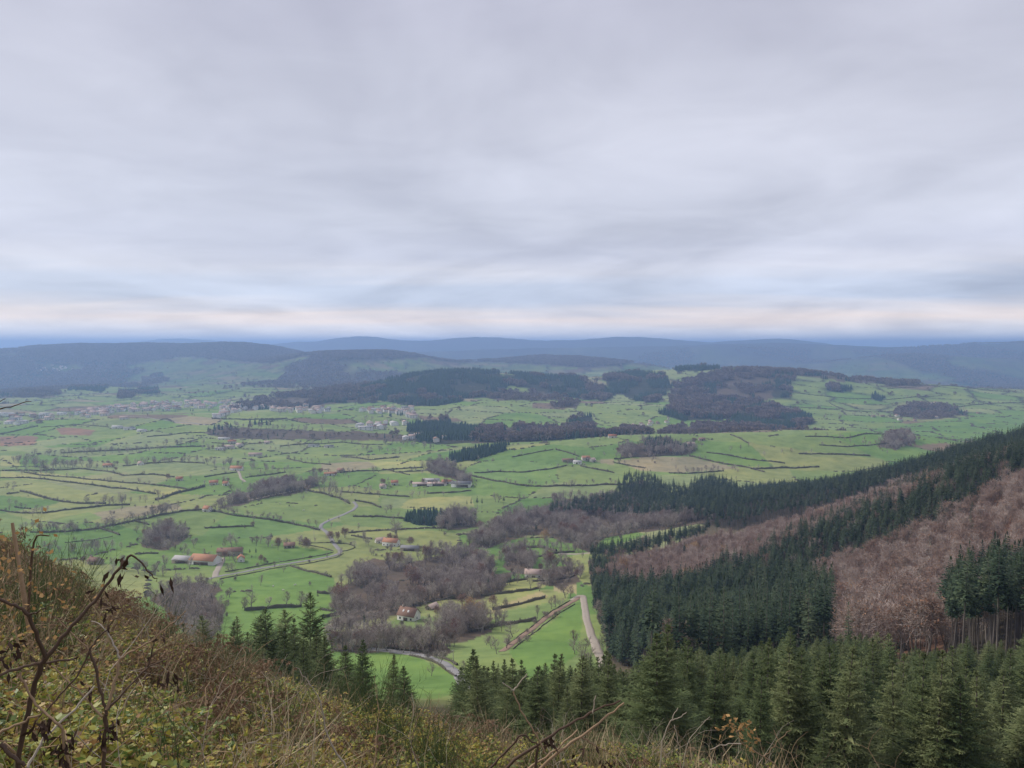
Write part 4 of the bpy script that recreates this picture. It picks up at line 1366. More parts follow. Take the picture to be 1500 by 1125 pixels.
ROWS = [   # species, from, to, count, height, scatter (m)
    ('bare', (45, 775), (150, 778), 20, 9, 5), ('bare', (150, 777), (262, 748), 26, 11, 4), ('bare', (50, 778), (110, 782), 10, 8, 6),
    ('bare', (55, 668), (240, 660), 34, 11, 8), ('bare', (80, 684), (140, 686), 16, 13, 12), ('bare', (150, 682), (300, 676), 30, 10, 8), ('bare', (300, 680), (420, 692), 24, 11, 8),
    ('bare', (20, 676), (80, 690), 22, 14, 14), ('bare', (155, 738), (192, 738), 10, 11, 5), ('bare', (270, 775), (215, 795), 8, 9, 8), ('bare', (128, 808), (165, 808), 9, 10, 6), ('bare', (65, 806), (110, 812), 9, 8, 6),
    ('bare', (110, 825), (160, 830), 9, 7, 8), ('bare', (170, 830), (250, 845), 16, 9, 10), ('bare', (330, 800), (470, 795), 16, 8, 8), ('bare', (455, 697), (490, 725), 12, 13, 6),
    ('bare', (390, 660), (460, 652), 10, 9, 6), ('bare', (240, 652), (300, 650), 12, 10, 8), ('bare', (300, 658), (345, 662), 8, 9, 8), ('bare', (520, 660), (590, 665), 10, 11, 10),
    ('bare', (560, 650), (640, 660), 14, 13, 14), ('bare', (640, 672), (680, 690), 14, 8, 6), ('bare', (690, 700), (640, 690), 14, 8, 6), ('bare', (650, 690), (690, 703), 10, 8, 6),
    ('bare', (490, 900), (600, 888), 14, 8, 4), ('bare', (710, 868), (760, 852), 10, 7, 3), ('bare', (765, 800), (850, 812), 12, 7, 5), ('bare', (800, 800), (868, 812), 14, 8, 8),
    ('bare', (150, 606), (480, 612), 14, 8, 25), ('conifer_s', (120, 604), (480, 600), 22, 9, 22), ('bare', (120, 600), (480, 598), 26, 9, 30), ('bare', (0, 615), (120, 612), 14, 9, 20), ('bare', (330, 625), (470, 632), 22, 12, 14), ('bare', (520, 615), (610, 625), 16, 10, 16),
    ('spruce_s', (715, 868), (768, 850), 16, 5, 1.5), ('spruce_s', (528, 868), (545, 868), 3, 6, 1), ('conifer_s', (365, 622), (400, 622), 9, 14, 8), ('conifer_s', (300, 632), (340, 628), 7, 14, 8),
    ('poplar', (656, 768), (688, 770), 9, 17, 2), ('conifer_s', (560, 612), (600, 606), 8, 11, 14),
    ('bare', (1290, 612), (1420, 600), 16, 9, 20), ('bare', (1180, 612), (1280, 606), 12, 9, 16), ('bare', (1220, 645), (1300, 650), 10, 8, 10), ('bare', (1000, 695), (1090, 690), 12, 8, 8),
]
for sp, px, py, h in SINGLE:
    p = hit(px, py, 200)
    put(sp, p.x, p.y, h, p.z)
for sp, a, b, n, h, sc in ROWS:
    for i in range(n):
        t = (i + random.uniform(0.1, 0.9)) / n
        p = hit(a[0] + (b[0] - a[0]) * t, a[1] + (b[1] - a[1]) * t, 200)
        x = p.x + random.gauss(0, sc * 0.6)
        y = p.y + random.gauss(0, sc)
        put({'spruce_s': 'spruce', 'conifer_s': 'conifer'}.get(sp, sp), x, y, h * random.uniform(0.75, 1.5))

for pix in HEDGE_LINES:
    for a, b in zip(pix[:-1], pix[1:]):
        pa, pb = hit(a[0], a[1], 200), hit(b[0], b[1], 200)
        L_ = (pb - pa).length
        for i in range(int(L_ / 11)):
            if random.random() < 0.62:
                t = random.random()
                q = pa.lerp(pb, t)
                r_ = random.random()
                sp = 'bare' if r_ < 0.42 else 'bush'
                put(sp, q.x + random.gauss(0, 1.5), q.y + random.gauss(0, 1.5), random.uniform(4.5, 10) if sp == 'bare' else random.uniform(2, 4.5))
for hx_, hy_ in [(301, 825), (271, 824), (337, 813), (353, 822), (424, 802), (573, 799), (557, 795), (601, 806), (599, 907), (633, 893), (782, 845), (347, 689), (313, 710), (331, 711), (304, 749), (484, 696), (499, 692), (561, 715), (578, 710), (617, 711), (640, 711), (676, 712), (336, 657), (351, 654), (322, 659), (374, 668), (158, 684), (206, 681), (263, 704), (140, 826), (846, 679), (1012, 653), (460, 654), (391, 650)]:
    q = hit(hx_, hy_, 200)
    for i in range(6):
        a = random.uniform(0, 6.283)
        r_ = random.uniform(11, 24)
        yy_ = q.y + r_ * math.sin(a)
        if abs(math.cos(a)) < 0.55 and math.sin(a) < 0:
            continue
        sp = random.choice(('bare', 'bush', 'bush', 'oak', 'bare'))
        put(sp, q.x + 1.2 * r_ * math.cos(a), yy_, random.uniform(5, 11) if sp != 'bush' else random.uniform(2, 4))
n = 900
xs_ = RNG.uniform(-1000, 900, n)
ys_ = RNG.uniform(420, 1900, n)
kk = (fbm(xs_ / 120 + 5, ys_ / 120, 2) > 0.04) & (np.abs(xs_ / ys_) < 0.75) & ~((xs_ / ys_ > 0.12) & (ys_ < 1050))
for a, b in zip(xs_[kk], ys_[kk]):
    sp = 'bare' if random.random() < 0.5 else 'bush'
    put(sp, a, b, random.uniform(4, 10) if sp == 'bare' else random.uniform(1.8, 4))
for sp_, poly, y0, y1, spc, ht in WOODS:
    if sp_ != 'bare' or y0 > 1400:
        continue
    xs_ = [p[0] for p in poly]
    ys_ = [p[1] for p in poly]
    for i in range(34):
        j = random.randrange(len(poly))
        t = random.random()
        a, b = poly[j], poly[(j + 1) % len(poly)]
        q = hit(a[0] + (b[0] - a[0]) * t + random.gauss(0, 7), a[1] + (b[1] - a[1]) * t + 6 + random.gauss(0, 4), 250)
        sp = random.choice(('bare', 'bush', 'bare', 'oak' if random.random() < 0.2 else 'bare'))
        put(sp, q.x, q.y, ht * random.uniform(0.4, 0.85) if sp != 'bush' else random.uniform(2, 4.5))

# the plantation of young conifers below the viewpoint
cand = []
for y in np.arange(46, 178, 3.5):
    for x in np.arange(-24, 175, 3.5):
        xx = x + random.uniform(-1.5, 1.5)
        yy = y + random.uniform(-1.5, 1.5)
        u = xx / yy
        if u < -0.045 or u > 0.95:
            continue
        if u > 0.47 and yy > 138:
            continue
        if yy > 118 and u < 0.16:
            continue
        if yy > 118 and u < 0.24 and random.random() < 0.5:
            continue
        if yy < 54 and u < 0.05:
            continue
        h = 8.8 * random.uniform(0.62, 1.22) * (1.0 if yy < 110 else 0.74)
        h *= 1 + 0.5 * float(fbm(np.array([xx / 14.0]), np.array([yy / 14.0]), 2)[0])
        if u < 0.1:
            h *= 0.9
        if 100 < yy < 122:
            h *= 0.8
        if random.random() < 0.16:
            h *= random.uniform(0.35, 0.7)
        cand.append((xx, yy, h))
for x, y, h in cand:
    put('young', x, y, h)
YSING = [   # photo column, distance, photo row of the tip
    (455, 88, 868), (398, 84, 890), (432, 80, 905), (340, 82, 912), (368, 76, 925), (302, 88, 902), (275, 80, 915), (480, 70, 935), (530, 62, 940), (575, 56, 962), (592, 54, 978), (505, 66, 948),
    (415, 72, 922), (322, 74, 928), (250, 72, 905), (445, 66, 940), (690, 66, 952), (672, 68, 978), (232, 80, 893), (380, 92, 905), (350, 98, 905), (420, 98, 895), (285, 70, 935), (385, 66, 945), (350, 64, 948), (462, 74, 925)]
for px, y, tip in YSING:
    p = at_dist(px, y)
    h = p.z - (EYE - float(q_of(tip)) * y)
    put('young', p.x, p.y, max(1.8, -h), p.z)

BASEH = {'spruce': 25.0, 'spruce_full': 25.0, 'young': 8.0, 'young_near': 8.0, 'conifer': 16.0, 'bare': 12.0, 'bare_far': 12.0, 'beech': 16.0, 'oak': 10.0, 'gold': 10.0, 'red': 10.0, 'bush': 3.6, 'lump': 14.0, 'poplar': 18.0}
TREE_INFO = {
    'spruce': ('spruce_tree', 'spruce', 'dark spruces of the hillside plantation'),
    'young': ('young_conifer', 'conifer', 'young conifers of the plantation below the slope'),
    'beech': ('beech_tree', 'beech', 'russet beeches on the hillside'),
    'bare': ('bare_tree', 'tree', 'bare winter trees of the valley'),
    'oak': ('oak_tree', 'oak', 'oaks with rust brown leaves'),
    'gold': ('golden_tree', 'tree', 'trees with golden autumn leaves'),
    'red': ('red_leaved_tree', 'tree', None),
    'bush': ('hedgerow_bush', 'bush', 'bushes along the field hedges'),
    'poplar': ('poplar_tree', 'poplar', 'pale poplars beside the conifer strip'),
}


def near_words(px, py):
    return min(MARKS, key=lambda m: (m[0][0] - px) ** 2 + 4 * (m[0][1] - py) ** 2)[1]


MARKS = [((498, 800), 'the hairpin of the lane'), ((287, 822), 'the big orange roofed barn'), ((568, 797), 'the farm with the orange roofed house'), ((600, 903), 'the white gabled house'), ((690, 747), 'the tall spruce clump'),
         ((640, 711), 'the long low barns'), ((845, 676), 'the farm on the low hill'), ((347, 686), 'the white farmhouse with the drive'), ((800, 905), 'the earth track'), ((965, 655), 'the hilltop copse'),
         ((390, 715), 'the narrow strip of woodland'), ((483, 696), 'the long white cottage'), ((305, 747), 'the small white house'), ((150, 615), 'the town'), ((335, 652), 'the hamlet of pink roofs'), ((700, 658), 'the hillside strip of conifers'),
         ((540, 860), 'the edge of the big bare wood'), ((660, 840), 'the uphill end of the big bare wood'), ((30, 645), 'the ploughed fields'), ((1270, 600), 'the pastures of the far slope'), ((90, 770), 'the long row of bare trees'), ((1150, 670), 'the low green hill'),
         ((780, 838), 'the house behind small conifers'), ((860, 930), 'the gravel track below the spruces'), ((600, 945), 'the lane through the thicket'), ((400, 890), 'the bright pasture below the lane'), ((760, 780), 'the mauve woods under the spur'), ((1000, 750), 'the spruces at the tip of the spur'),
         ((220, 780), 'the bushy copse in the pastures'), ((280, 890), 'the thicket under the bramble slope'), ((140, 826), 'the brown roofed cottage'), ((60, 690), 'the clump of tall bare trees'), ((560, 745), 'the yellowish pasture'), ((520, 650), 'the pastures below the conifer wood')]


def size_word(h, lo, hi):
    return 'small' if h < lo else 'tall' if h > hi else 'middling'


def tree_label(sp, x, y, h):
    u = x / y
    px, py = project(x, y, float(ground(x, y)))
    near = near_words(float(px), float(py))
    if sp == 'spruce':
        if y < 262 and u > 0.5:
            return '%s spruce with a bare pale trunk at the edge of the clearing' % size_word(h, 23, 27)
        if h < 17 and u > 0.12 and y < 660:
            return 'single small spruce growing among russet beeches'
        if y > 1060 or u < 0.1:
            return '%s dark spruce near %s' % (size_word(h, 9, 15), near)
        if y > 660:
            return '%s dark spruce in the hazy plantation on the farther spur' % size_word(h, 20, 24)
        zone = 'lower block above the young plantation' if y < 330 else 'middle band between the two beech strips' if y < 440 else 'band along the crest of the spur'
        return '%s dark spruce in the %s' % (size_word(h, 23, 27), zone)
    if sp == 'young':
        s_ = size_word(h, 5.2, 7.6)
        if u < -0.05:
            return '%s young dark conifer rising behind the bramble slope' % s_
        if y > 120:
            return '%s bluish young conifer in the plantation near the clearing' % s_
        zone = 'front row at the foot of the bramble slope' if y < 62 else 'middle rows of the young plantation' if y < 90 else 'back rows of the young plantation'
        return '%s bushy young green conifer in the %s' % (s_, zone)
    if sp == 'beech':
        zone = 'at the edge of the reddish clearing' if y < 215 else 'in the broad beech wood above the clearing' if y < 350 else 'in the narrow beech strip under the crest spruces'
        return '%s russet brown beech with bare crown %s' % (size_word(h, 12.5, 15.5), zone)
    if sp == 'bare':
        return '%s bare grey brown tree near %s' % (size_word(h, 7.5, 11), near)
    if sp == 'oak':
        return '%s rust brown leaved oak near %s' % (size_word(h, 8, 12), near)
    if sp == 'gold':
        return '%s tree with golden orange autumn leaves %s' % (size_word(h, 10, 15), 'near ' + near if u < 0.12 else 'among the beeches of the spur')
    if sp == 'bush':
        return '%s twiggy green brown bush near %s' % ('low' if h < 3 else 'high', near)
    if sp == 'red':
        return 'dark red leaved tree beside the thicket below the white house'
    return 'pale slender poplar beside the conifer strip'


def visible_order(P):
    """how much of each tree stands clear of the nearer ones of the same list and of the land (photo px^2)"""
    P = np.asarray(P)
    order = np.argsort(P[:, 1])
    sky = np.full(1502, 1200.0)
    vis = np.zeros(len(P))
    for i in order:
        x, y, z, h = P[i]
        px, pt = project(x, y, z + h)
        _, pb = project(x, y, z)
        if not (0 <= px < 1500) or pt > 1125:
            continue
        w = max(1, int(0.12 * (pb - pt)))
        a, b = max(0, int(px) - w), min(1500, int(px) + w + 1)
        lim = sky[a:b].mean()
        vis[i] = max(0, min(lim, pb, 1125) - pt) * (b - a)
        sky[a:b] = np.minimum(sky[a:b], pt + 0.15 * (pb - pt))
    return vis


LIMIT = {'spruce': 300, 'young': 300, 'beech': 300, 'bare': 300, 'oak': 300, 'gold': 300, 'red': 9, 'poplar': 99, 'bush': 300}
STUFF_NAME = {'spruce': 'spruce_forest', 'young': 'conifer_plantation', 'beech': 'beech_forest', 'bare': 'bare_woodland', 'oak': 'oak_woodland', 'gold': 'golden_woodland', 'bush': 'hedgerow_scrub'}
for sp in ('spruce', 'young', 'beech', 'bare', 'oak', 'gold', 'red', 'poplar', 'bush'):
    P = np.array(POS[sp])
    vis = visible_order(P)
    rank = np.argsort(-vis)
    single = set(rank[:LIMIT[sp]].tolist())
    single = {i for i in single if vis[i] > 0}
    nm, cat, grp = TREE_INFO[sp]
    rest = []
    seen_lab = {}
    for i, (x, y, z, h) in enumerate(P):
        if i not in single:
            rest.append(i)
            continue
        key = sp
        if sp == 'spruce' and (h < 17 or (x / y < 0.1 and y < 1400) or not (150 < y < 700)):
            key = 'spruce_full'
        elif sp == 'spruce' and not (y < 262 and x / y > 0.5) and random.random() < 0.6:
            key = 'spruce_full'
        if sp == 'young' and y < 84:
            key = 'young_near'
        pr = random.choice(PROTO[key])
        s = h / BASEH[key]
        wd = s * random.uniform(0.75, 1.25)
        if key == 'spruce_full' and h < 17:
            wd *= 1.4
        root = bpy.data.objects.new(nm, None)
        COL.objects.link(root)
        root.location = (x, y, z)
        root.rotation_euler = (random.gauss(0, 0.02), random.gauss(0, 0.02), random.uniform(0, 6.283))
        root.scale = (wd, wd, s)
        lab = tree_label(sp, x, y, h)
        seen_lab[lab] = seen_lab.get(lab, 0) + 1
        tag(root, lab, cat, grp)
        for pn, pm in pr['parts']:
            c = bpy.data.objects.new(pn, pm)
            COL.objects.link(c)
            c.parent = root
    if rest and sp in STUFF_NAME:
        R_ = P[rest]
        key = sp
        s = R_[:, 3] / BASEH[key]
        sc3 = np.stack([s * RNG.uniform(0.72, 1.28, len(s))] * 2 + [s], -1)
        gn_stuff(STUFF_NAME[sp], key, R_[:, :3], RNG.uniform(0, 6.283, len(s)), sc3, RNG.integers(0, len(PROTO[key]), len(s)))
for sp, key, nm in (('conifer', 'conifer', 'distant_conifer_woods'), ('bare_far', 'lump', 'distant_bare_woods')):
    P = np.array(POS[sp])
    s = P[:, 3] / BASEH[key]
    gn_stuff(nm, key, P[:, :3], RNG.uniform(0, 6.283, len(s)), s, RNG.integers(0, len(PROTO[key]), len(s)))
s = FARP[:, 3] / 14.0
gn_stuff('far_woodland', 'lump', FARP[:, :3], RNG.uniform(0, 6.283, len(s)), np.stack([s * 1.3, s * 1.3, s], -1), RNG.integers(0, 3, len(s)))
print('TREES', {k: len(v) for k, v in POS.items()}, 'far', len(FARP))

# ------------------------------------------------------------------ lanes and tracks
M['tarmac'] = mat_var('lane_tarmac', [(0.24, 0.225, 0.215), (0.33, 0.315, 0.30)], scale=0.4, rand=0.2)
M['gravel'] = mat_var('gravel_track', [(0.34, 0.285, 0.225), (0.46, 0.40, 0.33)], scale=0.6, rand=0.2, detail=8)
M['earth'] = mat_var('earth_track', [(0.25, 0.165, 0.115), (0.36, 0.25, 0.18)], scale=0.6, rand=0.2, detail=8)


def trace(pix, ymin=200, step=4.0):
    P = [hit(a, b, ymin) for a, b in pix]
    out = [P[0]]
    for a, b in zip(P[:-1], P[1:]):
        n = max(1, int((b - a).length / step))
        for k in range(1, n + 1):
            out.append(a.lerp(b, k / n))
    A = np.array([(v.x, v.y) for v in out])
    # round the corners a little
    for _ in range(3):
        B = A.copy()
        B[1:-1] = 0.25 * A[:-2] + 0.5 * A[1:-1] + 0.25 * A[2:]
        A = B
    return A


def lane(name, pix, width, mat, ymin=200):
    A = trace(pix, ymin, 3.0)
    t = np.gradient(A, axis=0)
    t /= np.linalg.norm(t, axis=1)[:, None] + 1e-9
    nrm = np.stack([-t[:, 1], t[:, 0]], -1)
    w = width * 0.5 * (1 + 0.12 * fbm(A[:, 0] / 9, A[:, 1] / 9, 2))[:, None]
    offs = [(-1.15, -0.5), (-1.0, 0.16), (-0.33, 0.24), (0.33, 0.24), (1.0, 0.16), (1.15, -0.5)]
    V = []
    for o, dz_ in offs:
        Q = A + nrm * w * o
        zc = ground(A[:, 0], A[:, 1])
        zq = ground(Q[:, 0], Q[:, 1])
        V.append(np.stack([Q[:, 0], Q[:, 1], np.maximum(zc, zq) + dz_], -1))
    V = np.stack(V, 1).reshape(-1, 3)
    k = len(offs)
    n = len(A)
    i, j = np.meshgrid(np.arange(n - 1), np.arange(k - 1), indexing='ij')
    F = np.stack([i * k + j, i * k + j + 1, (i + 1) * k + j + 1, (i + 1) * k + j], -1).reshape(-1, 4)
    return tag(obj(name, mesh_np(name, V, [F], [mat], smooth=True)), kind='structure')


lane('lane', [(300, 849), (318, 845), (345, 840), (380, 833), (420, 826), (460, 820), (486, 815), (498, 811), (499, 807), (493, 801), (487, 793), (483, 785), (478, 779), (469, 773), (471, 768), (485, 761), (505, 753), (518, 747), (523, 741), (518, 735)], 4.4, M['tarmac'])
lane('farm_drive', [(325, 817), (324, 824), (320, 832), (316, 839), (315, 846)], 5.0, M['gravel'])
lane('lane', [(540, 951), (600, 957), (625, 962), (650, 972), (672, 988), (700, 1015)], 4.8, M['tarmac'])
lane('earth_track', [(735, 955), (748, 946), (765, 932), (790, 913), (815, 895), (838, 882), (851, 874)], 3.4, M['earth'])
lane('gravel_track', [(838, 880), (848, 873), (854, 872), (856, 885), (859, 905), (866, 930), (874, 950), (884, 972), (896, 990)], 4.2, M['gravel'])
lane('farm_drive', [(347, 687), (351, 694), (353, 701), (359, 706)], 4.0, M['gravel'])
lane('earth_track', [(474, 921), (510, 908), (550, 896), (592, 888)], 3.2, M['earth'])
lane('gravel_track', [(818, 811), (842, 812), (866, 810)], 4.0, M['gravel'])
lane('lane', [(185, 609), (230, 614), (300, 622), (360, 622)], 5.0, M['tarmac'], 1000)
lane('field_track', [(362, 733), (400, 725), (438, 717)], 5.0, M['gravel'])

# ------------------------------------------------------------------ hedges
M['hedge'] = mat_var('hedge_twigs', [(0.062, 0.058, 0.040), (0.105, 0.094, 0.066), (0.165, 0.14, 0.105)], scale=0.5, island=True, rand=0.6)


def hedge_mesh(A, ht, wd, rg):
    n = len(A)
    t = np.gradient(A, axis=0)
    t /= np.linalg.norm(t, axis=1)[:, None] + 1e-9
    nr = np.stack([-t[:, 1], t[:, 0]], -1)
    prof = [(-1.0, -0.3), (-1.05, 0.45), (-0.55, 0.95), (0.55, 0.95), (1.05, 0.45), (1.0, -0.3)]
    hv_ = ht * (1 + 0.55 * fbm(A[:, 0] / 7, A[:, 1] / 7, 3)) * rg.uniform(0.6, 1.3, n)
    V = []
    for o, zf in prof:
        Q = A + nr * (wd * 0.5 * o) * rg.uniform(0.7, 1.35, n)[:, None]
        V.append(np.stack([Q[:, 0], Q[:, 1], ground(Q[:, 0], Q[:, 1]) + zf * hv_], -1))
    V = np.stack(V, 1).reshape(-1, 3)
    k = len(prof)
    i, j = np.meshgrid(np.arange(n - 1), np.arange(k - 1), indexing='ij')
    F = np.stack([i * k + j, i * k + j + 1, (i + 1) * k + j + 1, (i + 1) * k + j], -1).reshape(-1, 4)
    b = MB()
    b.add(V, F)
    m = n * 3
    q = rg.integers(0, n, m)
    base = np.stack([A[q, 0] + rg.normal(size=m) * wd * 0.4, A[q, 1] + rg.normal(size=m) * wd * 0.4, np.zeros(m)], -1)
    base[:, 2] = ground(base[:, 0], base[:, 1]) + 0.5 * ht
    b.blades(base, unit(rg.normal(size=(m, 3)) * 0.6 + np.array([0, 0, 1])), ht * rg.uniform(0.6, 1.3, m), ht * 0.25)
    return b


hedge_labels = {}
for pix, ht in HEDGES:
    A = trace(pix, 200, 3.2)
    b = hedge_mesh(A, ht, ht * 0.8, RNG)
    c = A[len(A) // 2]
    o0 = np.array([c[0], c[1], float(ground(c[0], c[1]))])
    V, F = b.arrays()
    o = obj('hedge', mesh_np('hedge', V - o0, F, [M['hedge']]), loc=o0)
    mp = pix[len(pix) // 2]
    ln = np.linalg.norm(np.diff(A, axis=0), axis=1).sum()
    kind_w = ('tall ' if ht >= 2 else 'low ' if ht < 1.4 else '') + ('long ' if ln > 260 else 'short ' if ln < 90 else '')
    lab = '%sdark field hedge near %s' % (kind_w, near_words(*mp))
    tag(o, lab, 'hedge', 'dark hedges between the pastures')

# the countless field hedges farther out and between the traced ones
TR = np.concatenate([trace(pix, 200, 8.0) for pix, _ in HEDGES])
n = 330000
x = np.concatenate([RNG.uniform(-3300, 3300, n), RNG.uniform(-1150, 1050, 170000)])
y = np.concatenate([RNG.uniform(1450, 3700, n), RNG.uniform(520, 1450, 170000)])
f_, d_ = field_fac(x, y)
k = (d_ < np.where(y < 1450, 2.6, 4.5)) & (np.abs(x / y) < 0.78) & (fbm(x / 90, y / 90, 2) > -0.3)
k &= ~((x / y > 0.1) & (y < 1080))
x, y = x[k], y[k]
zg = ground(x, y)
qx, qy = project(x, y, zg)
ok = ~((qx > 100) & (qx < 495) & (qy > 587) & (qy < 612))
near_ = np.nonzero(y < 1700)[0]
cells = {}
for a, b in TR:
    cells.setdefault((int(a // 24), int(b // 24)), 1)
for q in near_:
    ca, cb = int(x[q] // 24), int(y[q] // 24)
    if any((ca + i, cb + j) in cells for i in (-1, 0, 1) for j in (-1, 0, 1)):
        ok[q] = False
hx, hy, hzv = x[ok], y[ok], zg[ok]
hl = MB()
for a in range(5):
    th = np.linspace(0, 6.283, 7, endpoint=False)
hl.add(np.array([(-5, -1.2, -0.4), (5, -1.2, -0.4), (5, 1.2, -0.4), (-5, 1.2, -0.4), (-3.5, -0.7, 1.7), (-0.5, -0.8, 2.3), (3.6, -0.6, 1.6), (3.6, 0.6, 1.8), (0.4, 0.8, 2.1), (-3.5, 0.7, 1.5)]),
       np.array([(0, 1, 5), (0, 5, 4), (1, 6, 5), (1, 2, 7), (1, 7, 6), (2, 3, 8), (2, 8, 7), (3, 9, 8), (3, 0, 4), (3, 4, 9), (4, 5, 9), (5, 8, 9), (5, 6, 8), (6, 7, 8)]))
hme = hl.mesh('far_hedge_clump', M['hedge'])
gn_stuff('far_hedges', None, np.stack([hx, hy, hzv], -1), RNG.uniform(0, 6.283, len(hx)), RNG.uniform(0.55, 1.1, len(hx)) * np.where(hy < 1450, 0.62, 1.0), np.zeros(len(hx)), meshes=[hme])

# ------------------------------------------------------------------ houses
M['wall_cream'] = mat_var('wall_render', [(0.60, 0.55, 0.47), (0.76, 0.72, 0.65)], scale=0.7, rand=0.6, detail=6)
M['wall_white'] = mat_var('wall_white', [(0.74, 0.72, 0.68), (0.84, 0.82, 0.79)], scale=0.7, rand=0.5, detail=6)
M['wall_stone'] = mat_var('wall_stone', [(0.30, 0.25, 0.20), (0.45, 0.385, 0.31)], scale=1.5, rand=0.5, detail=8)
M['tile'] = mat_var('terracotta_tile', [(0.33, 0.145, 0.085), (0.44, 0.205, 0.120), (0.48, 0.26, 0.16)], scale=1.2, rand=0.7, detail=9)
M['tile_old'] = mat_var('old_tile', [(0.22, 0.135, 0.100), (0.33, 0.205, 0.150)], scale=1.2, rand=0.7, detail=9)
M['tile_pink'] = mat_var('weathered_tile', [(0.42, 0.30, 0.245), (0.54, 0.42, 0.36)], scale=1.2, rand=0.7, detail=9)
M['slate'] = mat_var('grey_roof', [(0.17, 0.165, 0.17), (0.28, 0.27, 0.27)], scale=1.0, rand=0.6, detail=7)
M['sheet'] = mat_var('pale_sheet_roof', [(0.40, 0.375, 0.36), (0.55, 0.53, 0.51)], scale=1.0, rand=0.6, detail=7)
M['pane'] = mat_var('window_glass', [(0.035, 0.04, 0.05), (0.06, 0.065, 0.075)], rough=0.15, spec=0.5)
M['door'] = mat_var('door_and_shed_shade', [(0.10, 0.075, 0.06), (0.17, 0.12, 0.09)], scale=2.0)  # doors, and the painted shade of open shed fronts
M['frame'] = mat_var('window_frame', [(0.60, 0.58, 0.55), (0.72, 0.70, 0.67)])


def roof_builder(L, W, e, r, ov=0.45, th=0.22):
    b = MB()
    x0, x1 = -L / 2 - ov, L / 2 + ov
    y1 = W / 2 + ov
    ze = e - ov * (r - e) / (W / 2)
    V = []
    for x in (x0, x1):
        V += [(x, -y1, ze), (x, 0, r), (x, y1, ze), (x, -y1, ze + th), (x, 0, r + th), (x, y1, ze + th)]
    F = [(3, 9, 10, 4), (4, 10, 11, 5), (1, 7, 6, 0), (2, 8, 7, 1), (0, 6, 9, 3), (5, 11, 8, 2), (0, 3, 4, 1), (1, 4, 5, 2), (7, 10, 9, 6), (8, 11, 10, 7)]
    b.add(V, F)
    return b


def wall_builder(L, W, e, r):
    b = MB()
    x, y = L / 2, W / 2
    V = [(-x, -y, -1.5), (x, -y, -1.5), (x, y, -1.5), (-x, y, -1.5), (-x, -y, e), (x, -y, e), (x, y, e), (-x, y, e), (-x, 0, r - 0.02), (x, 0, r - 0.02)]
    b.add(V, [(0, 1, 5, 4), (2, 3, 7, 6), (1, 2, 6, 5), (3, 0, 4, 7)])
    b.add(V, [(5, 6, 9), (7, 4, 8)])
    return b


def house(name, px, py, L, W, e, r, rot, wall, roof, label, cat, group=None, wins=3, floors=1, door='door', chim=1, sky=0, open_front=False, ymin=200):
    p = hit(px, py, ymin)
    root = bpy.data.objects.new(name, None)
    COL.objects.link(root)
    root.location = p
    root.rotation_euler = (0, 0, math.radians(rot))
    tag(root, label, cat, group)

    def ch(nm, b, mat, par=root):
        o = bpy.data.objects.new(nm, b.mesh(nm, mat))
        COL.objects.link(o)
        o.parent = par
        return o
    ch('wall', wall_builder(L, W, e, r), M[wall])
    ro = ch('roof', roof_builder(L, W, e, r), M[roof])
    for i in range(chim):
        c = MB()
        cxp = (-0.36 + 0.7 * i) * L
        c.box(cxp - 0.45, cxp + 0.45, -0.35, 0.35, r - 0.9, r + 1.0)
        ch('chimney', c, M['wall_stone'], ro)
    for i in range(sky):
        c = MB()
        xs = (-0.22 + 0.3 * i) * L
        yy = -W / 4
        zz_ = e + (r - e) * 0.5 + 0.25
        dz_ = (r - e) / (W / 2) * 0.55
        V = [(xs - 0.6, yy - 0.55, zz_ - dz_), (xs + 0.6, yy - 0.55, zz_ - dz_), (xs + 0.6, yy + 0.55, zz_ + dz_), (xs - 0.6, yy + 0.55, zz_ + dz_)]
        V2 = [(a, b_, z_ - 0.2) for a, b_, z_ in V]
        c.add(V + V2, [(0, 1, 2, 3), (0, 4, 5, 1), (1, 5, 6, 2), (2, 6, 7, 3), (3, 7, 4, 0)])
        ch('skylight', c, M['frame'], ro)
    for sy in (-1, 1):
        for fl in range(floors):
            for i in range(wins):
                xs = (-0.5 + (i + 0.5) / wins) * L
                if sy < 0 and fl == 0 and door and i == wins // 2:
                    c = MB()
                    wdt = 1.5 if not open_front else L * 0.30
                    c.box(xs - wdt, xs + wdt, -W / 2 - 0.06, -W / 2 + 0.05, -0.3, min(e - 0.3, 3.3 if open_front else 2.3))
                    ch(door, c, M['door'])  # on open sheds this dark slab paints the shade inside; wall stays solid
                    continue
                if open_front:
                    continue
                z0 = 0.95 + 2.8 * fl
                c = MB()
                yy = sy * W / 2
                c.box(xs - 0.75, xs + 0.75, min(yy, yy + sy * 0.08), max(yy, yy + sy * 0.08), z0, z0 + 1.5)
                wo = ch('window', c, M['frame'])
                c = MB()
                yb = yy + sy * 0.10
                c.box(xs - 0.6, xs + 0.6, min(yy, yb), max(yy, yb), z0 + 0.12, z0 + 1.38)
                ch('pane', c, M['pane'], wo)
    for sx in (-1, 1):
        c = MB()
        xx = sx * L / 2
        xb = xx + sx * 0.08
        if open_front:
            continue
        c.box(min(xx, xb), max(xx, xb), -0.6, 0.6, 1.0 + 2.8 * (floors - 1), 2.4 + 2.8 * (floors - 1))
        wo = ch('window', c, M['frame'])
        c = MB()
        xb = xx + sx * 0.10
        c.box(min(xx, xb), max(xx, xb), -0.45, 0.45, 1.12 + 2.8 * (floors - 1), 2.28 + 2.8 * (floors - 1))
        ch('pane', c, M['pane'], wo)
    return root


